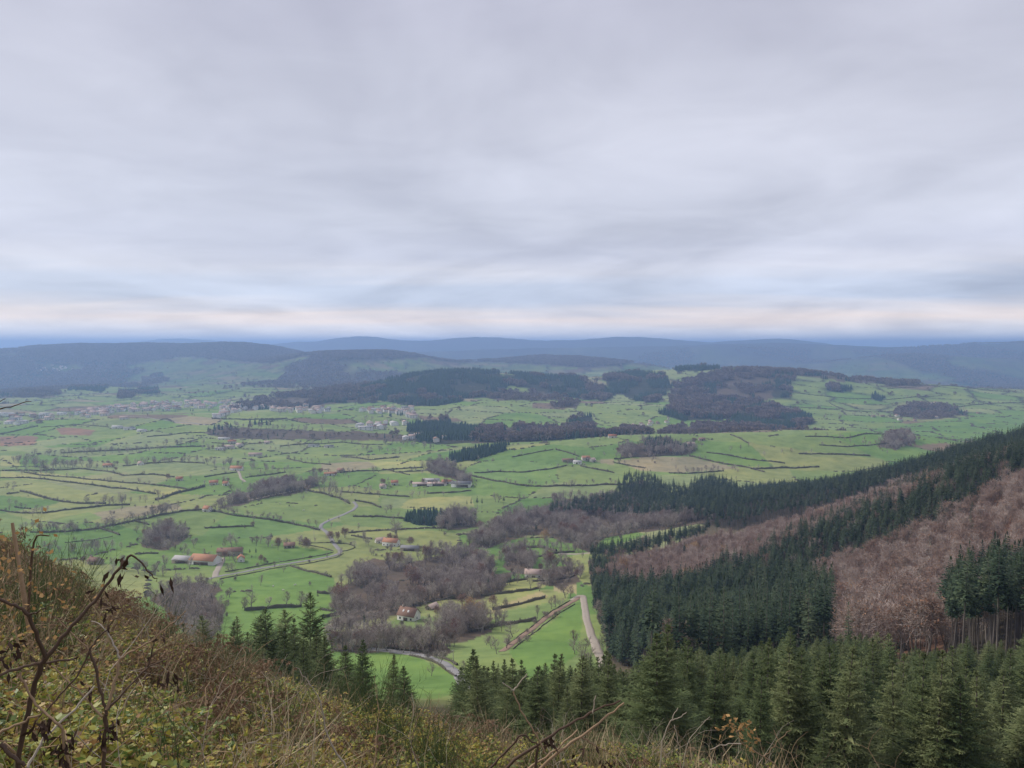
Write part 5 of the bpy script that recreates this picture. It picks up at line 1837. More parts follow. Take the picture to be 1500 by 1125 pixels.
house('farm_barn', 301, 825, 25, 15, 4.6, 8.6, -12, 'wall_white', 'tile', 'big white gabled barn with orange tiled roof beside the gravel drive', 'barn', wins=5, chim=0, open_front=True, door='barn_door')
house('open_shed', 271, 824, 20, 12, 4.0, 6.6, -10, 'wall_stone', 'sheet', 'pale roofed open shed leaning against the big orange roofed barn', 'shed', wins=3, chim=0, open_front=True, door='shed_shade_panel')
house('farmhouse', 337, 813, 24, 9, 4.8, 7.6, 8, 'wall_stone', 'tile_old', 'long stone farmhouse with old tiled roof behind the conifer by the lane', 'farmhouse', wins=5, floors=1)
house('cottage', 353, 822, 8, 6.5, 3.4, 6.2, -70, 'wall_white', 'tile', 'tiny white cottage with red roof beside the dark garden conifer', 'house', wins=2)
house('cottage', 424, 802, 11, 7, 3.0, 5.6, 15, 'wall_stone', 'tile_old', 'brownish cottage half hidden by bare trees above the lane field', 'house', wins=3)
house('farmhouse', 573, 799, 17, 9, 4.8, 8.0, -18, 'wall_white', 'tile', 'farmhouse with bright orange tiled roof above the bare wood', 'farmhouse', wins=4, floors=1)
house('outbuilding', 557, 795, 10, 7, 3.2, 5.8, 30, 'wall_cream', 'tile_pink', 'pink roofed outbuilding joined to the orange roofed farmhouse', 'outbuilding', wins=2, chim=0)
house('open_shed', 601, 806, 19, 10, 3.4, 5.2, -8, 'wall_stone', 'slate', 'dark open fronted shed with grey roof beside the orange roofed farmhouse', 'shed', wins=3, chim=0, open_front=True, door='shed_shade_panel')
house('house', 599, 907, 12, 8.5, 3.6, 7.6, -24, 'wall_white', 'tile_old', 'white gabled house with brown roof and two skylights above the thicket', 'house', wins=3, sky=2)
house('garden_shed', 633, 893, 8, 5.5, 2.4, 4.4, 55, 'wall_stone', 'tile_pink', 'small pinkish roofed shed uphill of the white gabled house', 'shed', wins=2, chim=0)
house('house', 782, 845, 15, 8, 3.6, 6.8, -6, 'wall_cream', 'tile_pink', 'low house with faded orange roof behind the row of small conifers', 'house', wins=3)
house('farmhouse', 347, 689, 22, 9, 4.6, 8.2, -8, 'wall_white', 'tile', 'white farmhouse with red roof at the top of its pale drive', 'farmhouse', wins=5)
house('house', 313, 710, 13, 8, 4.0, 7.2, 20, 'wall_cream', 'tile', 'cream house with orange roof among shrubs beside the hedged lane', 'house')
house('house', 331, 711, 8, 7, 3.8, 6.8, -10, 'wall_cream', 'tile', 'small cream house with orange roof next to a brown tree', 'house', wins=2)
house('house', 304, 749, 10, 8, 4.2, 7.4, -25, 'wall_white', 'tile', 'small white house with red roof at the end of the row of round trees', 'house')
house('cottage', 484, 696, 21, 7, 3.2, 5.6, 14, 'wall_white', 'tile', 'long low white cottage with red roof at the tan field', 'house', wins=5)
house('barn', 499, 692, 11, 8, 4.4, 7.4, -20, 'wall_stone', 'tile_old', 'dark stone barn behind the long white cottage', 'barn', wins=2, chim=0)
house('house', 561, 715, 9, 7.5, 3.8, 7.0, -15, 'wall_cream', 'tile_pink', 'cream house with pink roof facing the pasture, lower of the pair', 'house')
house('house', 578, 710, 11, 8, 4.2, 7.4, 10, 'wall_cream', 'tile', 'cream house with red roof, upper of the pair beside the long barns', 'house')
for i, (px, py, L, W, e, r, rot, rf, lb) in enumerate([
        (617, 711, 27, 11, 3.4, 5.4, 4, 'tile_pink', 'long low barn with pink roof at the end towards the paired houses'),
        (640, 711, 30, 11, 3.4, 5.4, 2, 'tile_pink', 'long low barn with faded pink roof in the middle of the barn row'),
        (632, 706, 26, 11, 3.6, 5.8, 3, 'sheet', 'pale roofed barn behind the long low pink barns'),
        (655, 708, 16, 10, 3.4, 5.6, -4, 'tile', 'short red roofed barn next to the big grey one'),
        (676, 712, 30, 15, 4.6, 7.6, -6, 'slate', 'big barn with grey sheet roof and reddish gable beside the spruce clump')]):
    house('cattle_barn', px, py, L, W, e, r, rot, 'wall_white', rf, lb, 'barn', 'long barns of the valley farm', wins=6, chim=0, open_front=(i != 3), door='barn_door')
for px, py, L, W, e, r, rot, wl_, rf, lb, nm, ct in [
        (336, 657, 22, 9, 4.6, 7.8, 5, 'wall_cream', 'tile_pink', 'largest pink roofed house of the hamlet above the tree row', 'house', 'house'),
        (351, 654, 16, 9, 4.6, 7.8, -30, 'wall_cream', 'tile_pink', 'pink roofed house of the hamlet turned gable on to the valley', 'house', 'house'),
        (340, 649, 18, 9, 4.2, 7.4, 12, 'wall_cream', 'tile', 'red roofed house at the back of the hamlet', 'house', 'house'),
        (322, 659, 18, 9, 3.4, 5.4, -5, 'wall_white', 'sheet', 'white shed with pale roof at the edge of the hamlet', 'shed', 'shed'),
        (328, 644, 26, 9, 3.4, 5.2, 4, 'wall_cream', 'sheet', 'long cream shed behind the hamlet', 'shed', 'shed'),
        (374, 668, 27, 9, 4.2, 7.2, 4, 'wall_cream', 'tile_pink', 'long cream farmhouse with pink roof below the hamlet', 'farmhouse', 'farmhouse'),
        (158, 684, 16, 8, 3.8, 6.8, 6, 'wall_cream', 'tile', 'red roofed house among bare trees beside the round russet tree', 'house', 'house'),
        (206, 681, 10, 8, 3.8, 6.8, -30, 'wall_white', 'tile_pink', 'small white house in the tree row above the pale pasture', 'house', 'house'),
        (263, 704, 10, 8, 3.6, 6.6, 10, 'wall_cream', 'tile', 'orange roofed house half hidden in shrubs below the pale pasture', 'house', 'house'),
        (140, 826, 13, 8, 3.6, 6.6, -20, 'wall_stone', 'tile_old', 'brown roofed cottage in the trees below the bramble slope', 'house', 'house'),
        (832, 676, 20, 10, 3.4, 5.2, 8, 'wall_stone', 'tile_old', 'dark open barn on the low green hill', 'barn', 'barn'),
        (846, 679, 14, 9, 3.4, 5.6, -20, 'wall_white', 'sheet', 'white walled shed on the low green hill', 'shed', 'shed'),
        (858, 674, 14, 9, 4.4, 7.4, 12, 'wall_cream', 'tile', 'orange roofed farmhouse on the low green hill', 'farmhouse', 'farmhouse'),
        (868, 676, 9, 8, 3.6, 6.6, 40, 'wall_cream', 'tile_pink', 'small pink roofed house at the end of the hill farm', 'house', 'house'),
        (1012, 653, 14, 8, 3.8, 6.8, 0, 'wall_cream', 'tile_pink', 'pinkish house at the end of the hilltop copse', 'house', 'house'),
        (1028, 645, 12, 7, 3.0, 5.0, 10, 'wall_stone', 'tile_old', 'dark roofed shed in the pasture above the hilltop copse', 'shed', 'shed'),
        (897, 641, 16, 9, 3.8, 6.6, 0, 'wall_cream', 'tile', 'orange roofed farmhouse on the skyline of the low hill', 'farmhouse', 'farmhouse'),
        (460, 654, 24, 9, 3.2, 5.0, 3, 'wall_white', 'slate', 'long grey roofed shed by the lone tree beyond the hamlet', 'shed', 'shed'),
        (482, 655, 20, 9, 3.2, 5.2, -6, 'wall_cream', 'slate', 'grey roofed farm building next to the long grey shed', 'barn', 'barn'),
        (391, 650, 12, 8, 3.6, 6.6, 20, 'wall_cream', 'tile_pink', 'lone cream house in the pasture beyond the hamlet', 'house', 'house'),
        (172, 627, 26, 12, 4, 6.4, 0, 'wall_white', 'sheet', 'white barn with pale roof beside the red ploughed field', 'barn', 'barn'),
        (190, 629, 26, 12, 4, 6.4, 5, 'wall_white', 'slate', 'white barn with grey roof in the farm below the town', 'barn', 'barn'),
        (208, 632, 22, 11, 4, 6.2, -5, 'wall_white', 'sheet', 'low white barn at the end of the farm below the town', 'barn', 'barn'),
        (182, 614, 22, 12, 5, 8.6, 20, 'wall_cream', 'tile_pink', 'tall pink gabled house on the lane below the town', 'house', 'house')]:
    house(nm, px, py, L, W, e, r, rot, wl_, rf, lb, ct, wins=3, chim=0 if ct in ('shed', 'barn') else 1, floors=2 if r > 7 else 1)

# the town and the scattered far houses: too small to show doors
TOWNM = []
for k, (wm, rm) in enumerate((('wall_cream', 'tile_old'), ('wall_white', 'tile_pink'), ('wall_cream', 'tile_pink'), ('wall_white', 'slate'), ('wall_stone', 'tile_old'), ('wall_white', 'sheet'))):
    L, W, e, r = [(13, 9, 5.8, 7.9), (11, 9, 6.2, 8.4), (16, 9, 6.0, 8.2), (12, 9, 5.6, 7.6), (14, 9, 5.4, 7.6), (24, 12, 5, 6.6)][k]
    c = MB()
    for i in range(3):
        for sy in (-1, 1):
            for fl in range(2):
                if fl and e < 5:
                    continue
                xs = (-0.33 + 0.33 * i) * L
                yy = sy * (W / 2 + 0.03)
                c.add([(xs - 0.6, yy, 1 + 2.5 * fl), (xs + 0.6, yy, 1 + 2.5 * fl), (xs + 0.6, yy, 2.3 + 2.5 * fl), (xs - 0.6, yy, 2.3 + 2.5 * fl)], [(0, 1, 2, 3)])
    ch_ = MB()
    ch_.box(-0.35 * L - 0.4, -0.35 * L + 0.4, -0.3, 0.3, r - 0.8, r + 0.9)
    TOWNM.append(joined('town_house', [wall_builder(L, W, e, r), roof_builder(L, W, e, r), c, ch_], [M[wm], M[rm], M['pane'], M['wall_stone']]))
TOWN_WORDS = ['cream house with brown tiled roof', 'white house with pink tiled roof', 'long cream house with pink roof', 'white house with grey slate roof', 'stone house with brown roof', 'large white hall with pale roof']
TOWN = [
    ([(108, 612), (115, 602), (180, 594), (260, 588), (345, 590), (352, 600), (300, 598), (240, 602), (180, 606), (140, 612)], 130, 'in the dense old town', (0.16, 0.34, 0.32, 0.08, 0.06, 0.04)),
    ([(312, 610), (322, 598), (360, 591), (430, 594), (485, 600), (480, 606), (420, 604), (370, 600), (335, 606), (320, 614)], 95, 'in the estate of white houses beyond the old town', (0.12, 0.5, 0.2, 0.12, 0.0, 0.06)),
    ([(0, 622), (0, 604), (60, 608), (105, 606), (100, 614), (40, 622)], 18, 'among the works at the end of the town', (0.15, 0.2, 0.15, 0.1, 0.05, 0.35)),
    ([(526, 602), (560, 598), (600, 598), (614, 606), (604, 614), (580, 606), (540, 606)], 30, 'in the row below the wooded hill', (0.25, 0.4, 0.15, 0.12, 0.03, 0.05)),
    ([(518, 628), (545, 620), (600, 622), (595, 628), (540, 630)], 12, 'in the works beside the conifer wood', (0.15, 0.25, 0.15, 0.15, 0.0, 0.3)),
    ([(590, 644), (610, 641), (660, 643), (640, 647)], 6, 'by the stream below the conifer wood', (0.1, 0.3, 0.2, 0.1, 0.0, 0.3)),
    ([(40, 542), (75, 535), (110, 540), (90, 546)], 16, 'in the far hamlet on the plain', (0.3, 0.3, 0.2, 0.1, 0.1, 0.0)),
    ([(890, 626), (915, 620), (960, 618), (985, 608), (1000, 612), (950, 630)], 9, 'at the foot of the long ridge', (0.4, 0.1, 0.2, 0.0, 0.3, 0.0)),
    ([(1240, 620), (1290, 608), (1360, 612), (1440, 598), (1440, 606), (1300, 622)], 8, 'in the pastures of the far slope', (0.4, 0.0, 0.2, 0.0, 0.4, 0.0)),
    ([(1340, 592), (1380, 584), (1400, 590), (1370, 598)], 6, 'in the hamlet high on the far slope', (0.4, 0.0, 0.2, 0.0, 0.4, 0.0)),
]
rt = random.Random(5)
for poly, n, words, wts in TOWN:
    xs = [p[0] for p in poly]
    ys = [p[1] for p in poly]
    got = []
    tries = 0
    while len(got) < n and tries < 4000:
        tries += 1
        a, b = rt.uniform(min(xs), max(xs)), rt.uniform(min(ys), max(ys))
        if not bool(in_poly(np.array([a]), np.array([b]), poly)[0]):
            continue
        p = hit(a, b, 1200)
        if any((p.x - q.x) ** 2 + (p.y - q.y) ** 2 < 13 ** 2 for q in got):
            continue
        got.append(p)
        k = rt.choices(range(6), wts)[0]
        o = obj('town_house', TOWNM[k], loc=(p.x, p.y, p.z - 0.2), rz=rt.choice((0.25, 0.25 + math.pi / 2)) + rt.gauss(0, 0.2), sc=rt.uniform(1.15, 1.6) if a < 700 else rt.uniform(0.75, 1.0))
        tag(o, TOWN_WORDS[k] + ' ' + words, 'house', 'houses ' + words)

# ------------------------------------------------------------------ grazing cattle and line poles
M['hide'] = mat_var('white_hide', [(0.55, 0.51, 0.44), (0.74, 0.71, 0.65)], scale=3.0, rand=0.6)


def cow_mesh(seed, graze):
    rg = np.random.default_rng(seed)
    b = MB()
    xs_ = np.array([-0.95, -0.85, -0.55, 0.0, 0.45, 0.75, 0.95, 1.2])
    zc = np.array([1.08, 1.05, 1.0, 0.95, 0.98, 1.08, 1.12, 1.16 if not graze else 0.95])
    rr = np.array([0.10, 0.30, 0.37, 0.42, 0.40, 0.34, 0.24, 0.17])
    body = np.stack([xs_, np.zeros(8), zc], -1)
    hd = np.array([[1.35, 0, 1.25], [1.6, 0, 1.18], [1.78, 0, 1.05]]) if not graze else np.array([[1.4, 0, 0.65], [1.55, 0, 0.32], [1.62, 0, 0.10]])
    b.tube(np.concatenate([body, hd]), np.concatenate([rr, [0.15, 0.13, 0.07]]), 8, cap=True)
    for x_, s_ in ((-0.75, 1), (-0.75, -1), (0.68, 1), (0.68, -1)):
        k = -0.06 if x_ < 0 else 0.04
        b.tube([(x_, 0.2 * s_, 0.95), (x_ - k, 0.2 * s_, 0.52), (x_ + k, 0.2 * s_, 0.28), (x_, 0.2 * s_, -0.05)], [0.16, 0.085, 0.06, 0.065], 6, cap=True)
    b.tube([(-0.97, 0, 1.12), (-1.06, 0, 0.9), (-1.05, 0, 0.5)], [0.04, 0.03, 0.04], 5, cap=True)
    h0 = hd[0]
    for s_ in (-1, 1):
        b.tube([h0 + np.array([0.0, 0.08 * s_, 0.08]), h0 + np.array([-0.02, 0.24 * s_, 0.10])], [0.06, 0.02], 5, cap=True)
    return b.mesh('cow', M['hide'], smooth=True)


COWS = [cow_mesh(1, True), cow_mesh(2, False)]
for i, (px, py, words) in enumerate([(610, 774, 'in the pasture under the conifer strip'), (622, 775, 'in the pasture under the conifer strip'), (640, 774, 'in the pasture under the conifer strip'), (655, 773, 'in the pasture under the conifer strip'), (672, 772, 'in the pasture under the conifer strip'),
                                     (285, 726, 'beside the hedged lane'), (292, 727, 'beside the hedged lane'), (297, 725, 'beside the hedged lane'), (400, 860, 'in the bright pasture below the lane'), (415, 866, 'in the bright pasture below the lane'), (432, 858, 'in the bright pasture below the lane'),
                                     (430, 742, 'in the big pasture inside the lane bend'), (445, 748, 'in the big pasture inside the lane bend'), (410, 738, 'in the big pasture inside the lane bend'), (790, 690, 'on the low green hill'), (770, 700, 'on the low green hill'), (805, 698, 'on the low green hill')]):
    p = hit(px, py, 200)
    o = obj('cow', COWS[i % 2], loc=p, rz=random.uniform(0, 6.283))
    tag(o, 'white cow %s %s' % ('grazing' if i % 2 == 0 else 'standing', words), 'cow', 'white cows ' + words)
M['pole'] = mat_var('pole_wood', [(0.32, 0.29, 0.25), (0.46, 0.43, 0.39)], scale=4.0, rand=0.4)
b = MB()
b.tube([(0, 0, -0.4), (0, 0, 4), (0, 0, 8.5)], [0.17, 0.15, 0.11], 7, cap=True)
POLE = b.mesh('pole', M['pole'])
b = MB()
b.box(-0.9, 0.9, -0.06, 0.06, 7.9, 8.05)
for x_ in (-0.75, 0, 0.75):
    b.box(x_ - 0.05, x_ + 0.05, -0.05, 0.05, 8.05, 8.25)
ARM = b.mesh('crossarm', M['pole'])
for i, (px, py, lab) in enumerate([(410, 831, 'line pole beside the straight stretch of the lane'), (444, 824, 'line pole where the field hedge meets the lane'), (479, 817, 'line pole just before the lane hairpin'), (532, 792, 'line pole in the pasture below the orange roofed farm'), (460, 786, 'line pole by the lane above the hairpin'), (716, 714, 'pale line pole beside the big grey barn'),
                                   (720, 716, 'second pale line pole beside the big grey barn'), (42, 668, 'line pole among the tall bare trees'), (372, 843, 'line pole near the farm drive'), (664, 980, 'line pole on the verge of the thicket lane')]):
    p = hit(px, py, 200)
    root = bpy.data.objects.new('line_pole', None)
    COL.objects.link(root)
    root.location = p
    root.rotation_euler = (0, 0, 0.5 + 0.2 * i)
    tag(root, lab, 'pole', 'wooden line poles')
    for nm, m_ in (('pole', POLE), ('crossarm', ARM)):
        c = bpy.data.objects.new(nm, m_)
        COL.objects.link(c)
        c.parent = root

# ------------------------------------------------------------------ the bramble slope in front
M['bramble'] = mat_var('bramble_leaves', [(0.058, 0.101, 0.031), (0.137, 0.202, 0.047), (0.293, 0.325, 0.065), (0.520, 0.442, 0.085), (0.390, 0.221, 0.085), (0.182, 0.104, 0.065)], scale=0.6, island=True, rand=1.1, trans=0.25, spec=0.3, rough=0.5)
M['straw'] = mat_var('dry_grass', [(0.264, 0.198, 0.108), (0.396, 0.306, 0.180), (0.540, 0.438, 0.282)], scale=0.8, island=True, rand=0.8, trans=0.2)
M['bracken'] = mat_var('dead_bracken', [(0.125, 0.077, 0.050), (0.237, 0.152, 0.094), (0.375, 0.269, 0.175)], scale=0.8, island=True, rand=0.9, trans=0.15)
M['greengrass'] = mat_var('rough_grass', [(0.098, 0.117, 0.046), (0.163, 0.176, 0.072), (0.273, 0.247, 0.111)], scale=0.8, island=True, rand=0.8, trans=0.2)
M['broom'] = mat_var('broom_stems', [(0.052, 0.081, 0.030), (0.092, 0.127, 0.046), (0.144, 0.172, 0.071)], scale=0.8, island=True, rand=0.5)
M['stem_dark'] = mat_var('withered_stem', [(0.080, 0.052, 0.038), (0.150, 0.100, 0.070)], scale=14, rand=0.3, rough=0.7)
M['stem_tan'] = mat_var('tan_stem', [(0.265, 0.172, 0.098), (0.414, 0.293, 0.184)], scale=14, rand=0.3, rough=0.7)
M['stem_pale'] = mat_var('pale_stem', [(0.36, 0.30, 0.225), (0.50, 0.43, 0.34)], scale=14, rand=0.3, rough=0.7)
M['wilt'] = mat_var('withered_leaf', [(0.045, 0.028, 0.022), (0.095, 0.058, 0.042)], scale=9, island=True, rand=0.3)
M['ochre'] = mat_var('ochre_leaf', [(0.40, 0.22, 0.085), (0.56, 0.36, 0.16)], scale=9, island=True, rand=0.3, trans=0.25)


def bramble_clump(seed):
    rg = np.random.default_rng(seed)
    S, L = MB(), MB()
    for c in range(7):
        a = rg.uniform(0, 6.283)
        R = rg.uniform(0.25, 0.6)
        H = rg.uniform(0.18, 0.55)
        t = np.linspace(0, 1, 7)
        pts = np.stack([np.cos(a) * R * t, np.sin(a) * R * t, H * np.sin(np.pi * (0.1 + 0.75 * t)) - 0.12], -1) + rg.normal(size=(7, 3)) * 0.02
        S.tube(pts, np.linspace(0.006, 0.003, 7), 3)
        k = 22
        s = rg.uniform(0.1, 1, k) * 6
        i0 = np.minimum(s.astype(int), 5)
        p = pts[i0] + (pts[i0 + 1] - pts[i0]) * (s - i0)[:, None] + rg.normal(size=(k, 3)) * 0.05
        d = unit(rg.normal(size=(k, 3)) * np.array([1, 1, 0.45]) + np.array([0, 0, 0.1]))
        for sg in (-0.9, 0, 0.9):
            ca, sa = math.cos(sg), math.sin(sg)
            dd = np.stack([d[:, 0] * ca - d[:, 1] * sa, d[:, 0] * sa + d[:, 1] * ca, d[:, 2]], -1)
            L.blades(p, dd, rg.uniform(0.026, 0.064, k), rg.uniform(0.019, 0.040, k), np.tile([[0, 0, 1.0]], (k, 1)) + rg.normal(size=(k, 3)) * 0.5)
    return joined('bramble', [S, L], [M['stem_tan'], M['bramble']])


def grass_clump(seed, mat, n=34, h=0.55, spread=0.16, bend=0.5):
    rg = np.random.default_rng(seed)
    b = MB()
    base = np.stack([rg.normal(size=n) * spread, rg.normal(size=n) * spread, np.full(n, -0.05)], -1)
    a = rg.uniform(0, 6.283, n)
    tilt = np.abs(rg.normal(size=n)) * 0.35
    d1 = np.stack([np.cos(a) * np.sin(tilt), np.sin(a) * np.sin(tilt), np.cos(tilt)], -1)
    l = h * rg.uniform(0.45, 1.25, n)
    m = base + d1 * l[:, None] * 0.55
    d2 = unit(d1 + np.stack([np.cos(a) * bend, np.sin(a) * bend, -0.35 * np.ones(n)], -1) * rg.uniform(0.2, 1.2, n)[:, None])
    t = m + d2 * l[:, None] * 0.5
    s = np.stack([-np.sin(a), np.cos(a), np.zeros(n)], -1)
    w = rg.uniform(0.003, 0.007, n)[:, None]
    V = np.stack([base - s * w, base + s * w, m + s * w * 0.8, m - s * w * 0.8, t], 1).reshape(-1, 3)
    k = np.arange(n)[:, None] * 5
    b.add(V, k + np.array([[0, 1, 2, 3]]))
    b.add(V, k + np.array([[3, 2, 4]]))
    return b.mesh('grass_clump', mat)


def bracken_clump(seed):
    rg = np.random.default_rng(seed)
    S, L = MB(), MB()
    for c in range(6):
        a = rg.uniform(0, 6.283)
        R = rg.uniform(0.3, 0.75)
        H = rg.uniform(0.3, 0.85)
        t = np.linspace(0, 1, 9)
        pts = np.stack([np.cos(a) * R * t ** 1.3, np.sin(a) * R * t ** 1.3, H * np.sin(np.pi * (0.02 + 0.68 * t)) - 0.06], -1) + rg.normal(size=(9, 3)) * 0.015
        S.tube(pts, np.linspace(0.006, 0.002, 9), 3)
        for i in range(2, 9):
            for sg in (-1, 1):
                side = np.array([-math.sin(a), math.cos(a), 0]) * sg
                ln = 0.22 * (1.1 - t[i]) * rg.uniform(0.6, 1.2) + 0.03
                k = 6
                q = pts[i] + side * np.linspace(0.1, 1, k)[:, None] * ln + np.array([0, 0, -0.5]) * (np.linspace(0, 1, k)[:, None] ** 2) * ln
                d = unit(side * 0.6 + rg.normal(size=(k, 3)) * 0.6 + np.array([0, 0, -0.5]))
                L.blades(q, d, 0.06 * rg.uniform(0.6, 1.3, k), 0.022)
    return joined('bracken', [S, L], [M['stem_tan'], M['bracken']])


def slope_points(n, y0, y1, dens_fn, seed, um=0.86):
    rg = np.random.default_rng(seed)
    y = np.sqrt(rg.uniform(y0 ** 2, y1 ** 2, n))
    u = rg.uniform(-um, um, n)
    x = u * y
    k = rg.random(n) < dens_fn(x, y, u)
    x, y = x[k], y[k]
    return np.stack([x, y, ground(x, y)], -1)


def slope_stuff(name, meshes, pts, smin, smax, grow=0.012):
    rg = np.random.default_rng(len(pts))
    n = len(pts)
    s = rg.uniform(smin, smax, n) * (1 + grow * pts[:, 1])
    r3 = np.stack([rg.normal(size=n) * 0.12 + 0.20, rg.normal(size=n) * 0.12, rg.uniform(0, 6.283, n)], -1)
    gn_stuff(name, None, pts, None, s, rg.integers(0, len(meshes), n), meshes=meshes, rot3=r3)


brm = [bramble_clump(900 + i) for i in range(4)]
stw = [grass_clump(920 + i, M['straw'], 34, 0.60) for i in range(3)]
grn = [grass_clump(930 + i, M['greengrass'], 46, 0.50) for i in range(3)]
brk = [bracken_clump(940 + i) for i in range(4)]
P = slope_points(14000, 1.25, 52, lambda x, y, u: np.clip(0.62 + 1.5 * fbm(x / 5 + 3, y / 5, 2) - 0.25 * (u < -0.25) * (y > 12), 0.1, 1), 1)
slope_stuff('bramble_undergrowth', brm, P, 0.65, 1.15)
P = slope_points(2600, 1.15, 9, lambda x, y, u: np.clip(0.8 + 1.2 * fbm(x / 2 + 3, y / 2, 2), 0.2, 1), 11)
slope_stuff('bramble_carpet', brm, P, 0.5, 0.9)
P = slope_points(11000, 1.3, 55, lambda x, y, u: np.clip(0.42 + 1.9 * fbm(x / 4 + 13, y / 4 + 5, 2) + 0.15 * (u > -0.1), 0.03, 1), 2)
slope_stuff('dry_grass', stw, P, 0.7, 1.5)
P = slope_points(10000, 1.3, 55, lambda x, y, u: np.clip(0.5 + 1.6 * fbm(x / 4 + 23, y / 4 + 25, 2), 0.05, 1), 3)
slope_stuff('rough_grass', grn, P, 0.6, 1.2)
P = slope_points(6500, 2.6, 55, lambda x, y, u: np.clip(0.16 + 1.3 * fbm(x / 6 + 43, y / 6 + 5, 2) + 0.40 * (u < -0.34) * (y > 7), 0.02, 1), 4)
slope_stuff('dead_bracken', brk, P, 0.5, 1.15)


def whip_clump(seed, mat, n=26, h=0.8):
    rg = np.random.default_rng(seed)
    b = MB()
    base = np.stack([rg.normal(size=n) * 0.13, rg.normal(size=n) * 0.13, np.full(n, -0.05)], -1)
    tip = base + np.stack([rg.normal(size=n) * 0.13, rg.normal(size=n) * 0.13, h * rg.uniform(0.45, 1.2, n)], -1)
    b.slivers(base, tip, 0.010)
    for k in range(5):
        f = rg.uniform(0.3, 0.9, (n, 1))
        q = base + (tip - base) * f
        b.slivers(q, q + unit(rg.normal(size=(n, 3)) * 0.35 + np.array([0, 0, 1])) * 0.16, 0.006)
    return b.mesh('whips', mat)


whp = [whip_clump(960 + i, M['broom']) for i in range(4)]
P = slope_points(4600, 2.2, 50, lambda x, y, u: np.clip(0.30 + 2.0 * fbm(x / 4.5 + 63, y / 4.5 + 15, 2), 0.02, 1), 7)
slope_stuff('broom_scrub', whp, P, 0.55, 1.2, 0.008)
yel = [grass_clump(970 + i, M['ochre'], 26, 0.22, 0.2, 0.9) for i in range(2)]
P = slope_points(2600, 1.8, 40, lambda x, y, u: np.clip(0.15 + 2.2 * fbm(x / 3 + 93, y / 3 + 45, 2), 0.0, 1), 8)
slope_stuff('yellowed_leaves', yel, P, 0.6, 1.2)


def cane_proto(seed, mat):
    rg = np.random.default_rng(seed)
    b = MB()

    def go(p, d, l, r, lev):
        A = [p]
        q = p.copy()
        for k in range(4):
            d = unit(d + rg.normal(size=3) * 0.16 + np.array([0, 0, -0.03]))
            q = q + d * l / 4
            A.append(q.copy())
        A = np.array(A)
        b.tube(A, np.linspace(r, r * 0.55, 5), 4)
        if lev < 2:
            for k in range(2):
                go(A[4 - k * rg.integers(0, 2)], unit(d + rg.normal(size=3) * 0.55), l * rg.uniform(0.5, 0.8), r * 0.6, lev + 1)
    a = rg.uniform(0, 6.283)
    t = rg.uniform(0.2, 1.1)
    go(np.array([0, 0, -0.05]), np.array([math.cos(a) * math.sin(t), math.sin(a) * math.sin(t), math.cos(t)]), 0.55, 0.005, 0)
    return b.mesh('cane', mat)


cns = [cane_proto(980 + i, M[('stem_dark', 'stem_tan', 'stem_pale')[i % 3]]) for i in range(9)]
P = slope_points(5400, 1.9, 34, lambda x, y, u: np.clip(0.5 + 1.5 * fbm(x / 3 + 83, y / 3, 2), 0.08, 1), 6)
slope_stuff('dead_canes', cns, P, 0.6, 1.35)


def bramble_mound(seed, w, h, dead):
    rg = np.random.default_rng(seed)
    S, L = MB(), MB()
    for c in range(26):
        a = rg.uniform(0, 6.283)
        R = w * rg.uniform(0.35, 1.05)
        H = h * rg.uniform(0.6, 1.25)
        t = np.linspace(0, 1, 8)
        A = np.stack([np.cos(a) * R * t ** 1.1, np.sin(a) * R * t ** 1.1, H * np.sin(np.pi * (0.08 + 0.86 * t)) - 0.12], -1) + rg.normal(size=(8, 3)) * 0.03
        S.tube(A, np.linspace(0.007, 0.0025, 8), 4)
    n = 900
    d = unit(rg.normal(size=(n, 3)) * np.array([1, 1, 0.7]) + np.array([0, 0, 0.35]))
    d[:, 2] = np.abs(d[:, 2])
    p = d * np.array([w * 0.85, w * 0.85, h]) * rg.uniform(0.55, 1.08, (n, 1)) * (0.85 + 0.3 * np.sin(d[:, :1] * 6 + seed) * np.cos(d[:, 1:2] * 7))
    for sg in (-0.85, 0, 0.85):
        q = unit(rg.normal(size=(n, 3)) * np.array([1, 1, 0.4]) + d * 0.4)
        L.blades(p, q, rg.uniform(0.03, 0.075, n), rg.uniform(0.02, 0.045, n), np.tile([[0, 0, 1.0]], (n, 1)) + rg.normal(size=(n, 3)) * 0.5)
    return S, L


MOUNDS = [(60, 4.2, 0.55, 0.5, 'green bramble mound under the dark forked stalk'), (250, 3.6, 0.5, 0.42, 'yellowing bramble mound below the branched stalk'), (430, 4.6, 0.6, 0.5, 'bramble mound with brown dead heart on the open slope'), (330, 7.5, 0.75, 0.6, 'bramble mound amid bracken on the bank'),
          (560, 6.0, 0.7, 0.5, 'yellow green bramble mound among dry grass'), (690, 5.0, 0.6, 0.4, 'low bramble mound behind the heap of canes'), (820, 5.5, 0.6, 0.4, 'bramble mound in front of the young conifers'), (150, 9.5, 0.9, 0.75, 'large bramble mound high on the bracken bank'),
          (60, 14, 1.1, 0.9, 'brown bramble mound near the crest of the bank'), (210, 13, 1.0, 0.8, 'bramble mound on the bank beside the broom'), (420, 14, 0.9, 0.65, 'bramble mound on the crest before the dark conifers'), (620, 13, 0.8, 0.6, 'bramble mound on the crest before the thicket lane'),
          (500, 9, 0.8, 0.55, 'wide bramble mound in the middle of the slope'), (960, 6.5, 0.6, 0.35, 'small bramble mound beside the forked pale twig'), (20, 9, 0.8, 0.75, 'bramble mound at the foot of the orange saplings'), (740, 9, 0.7, 0.5, 'bramble mound at the edge of the conifer plantation')]
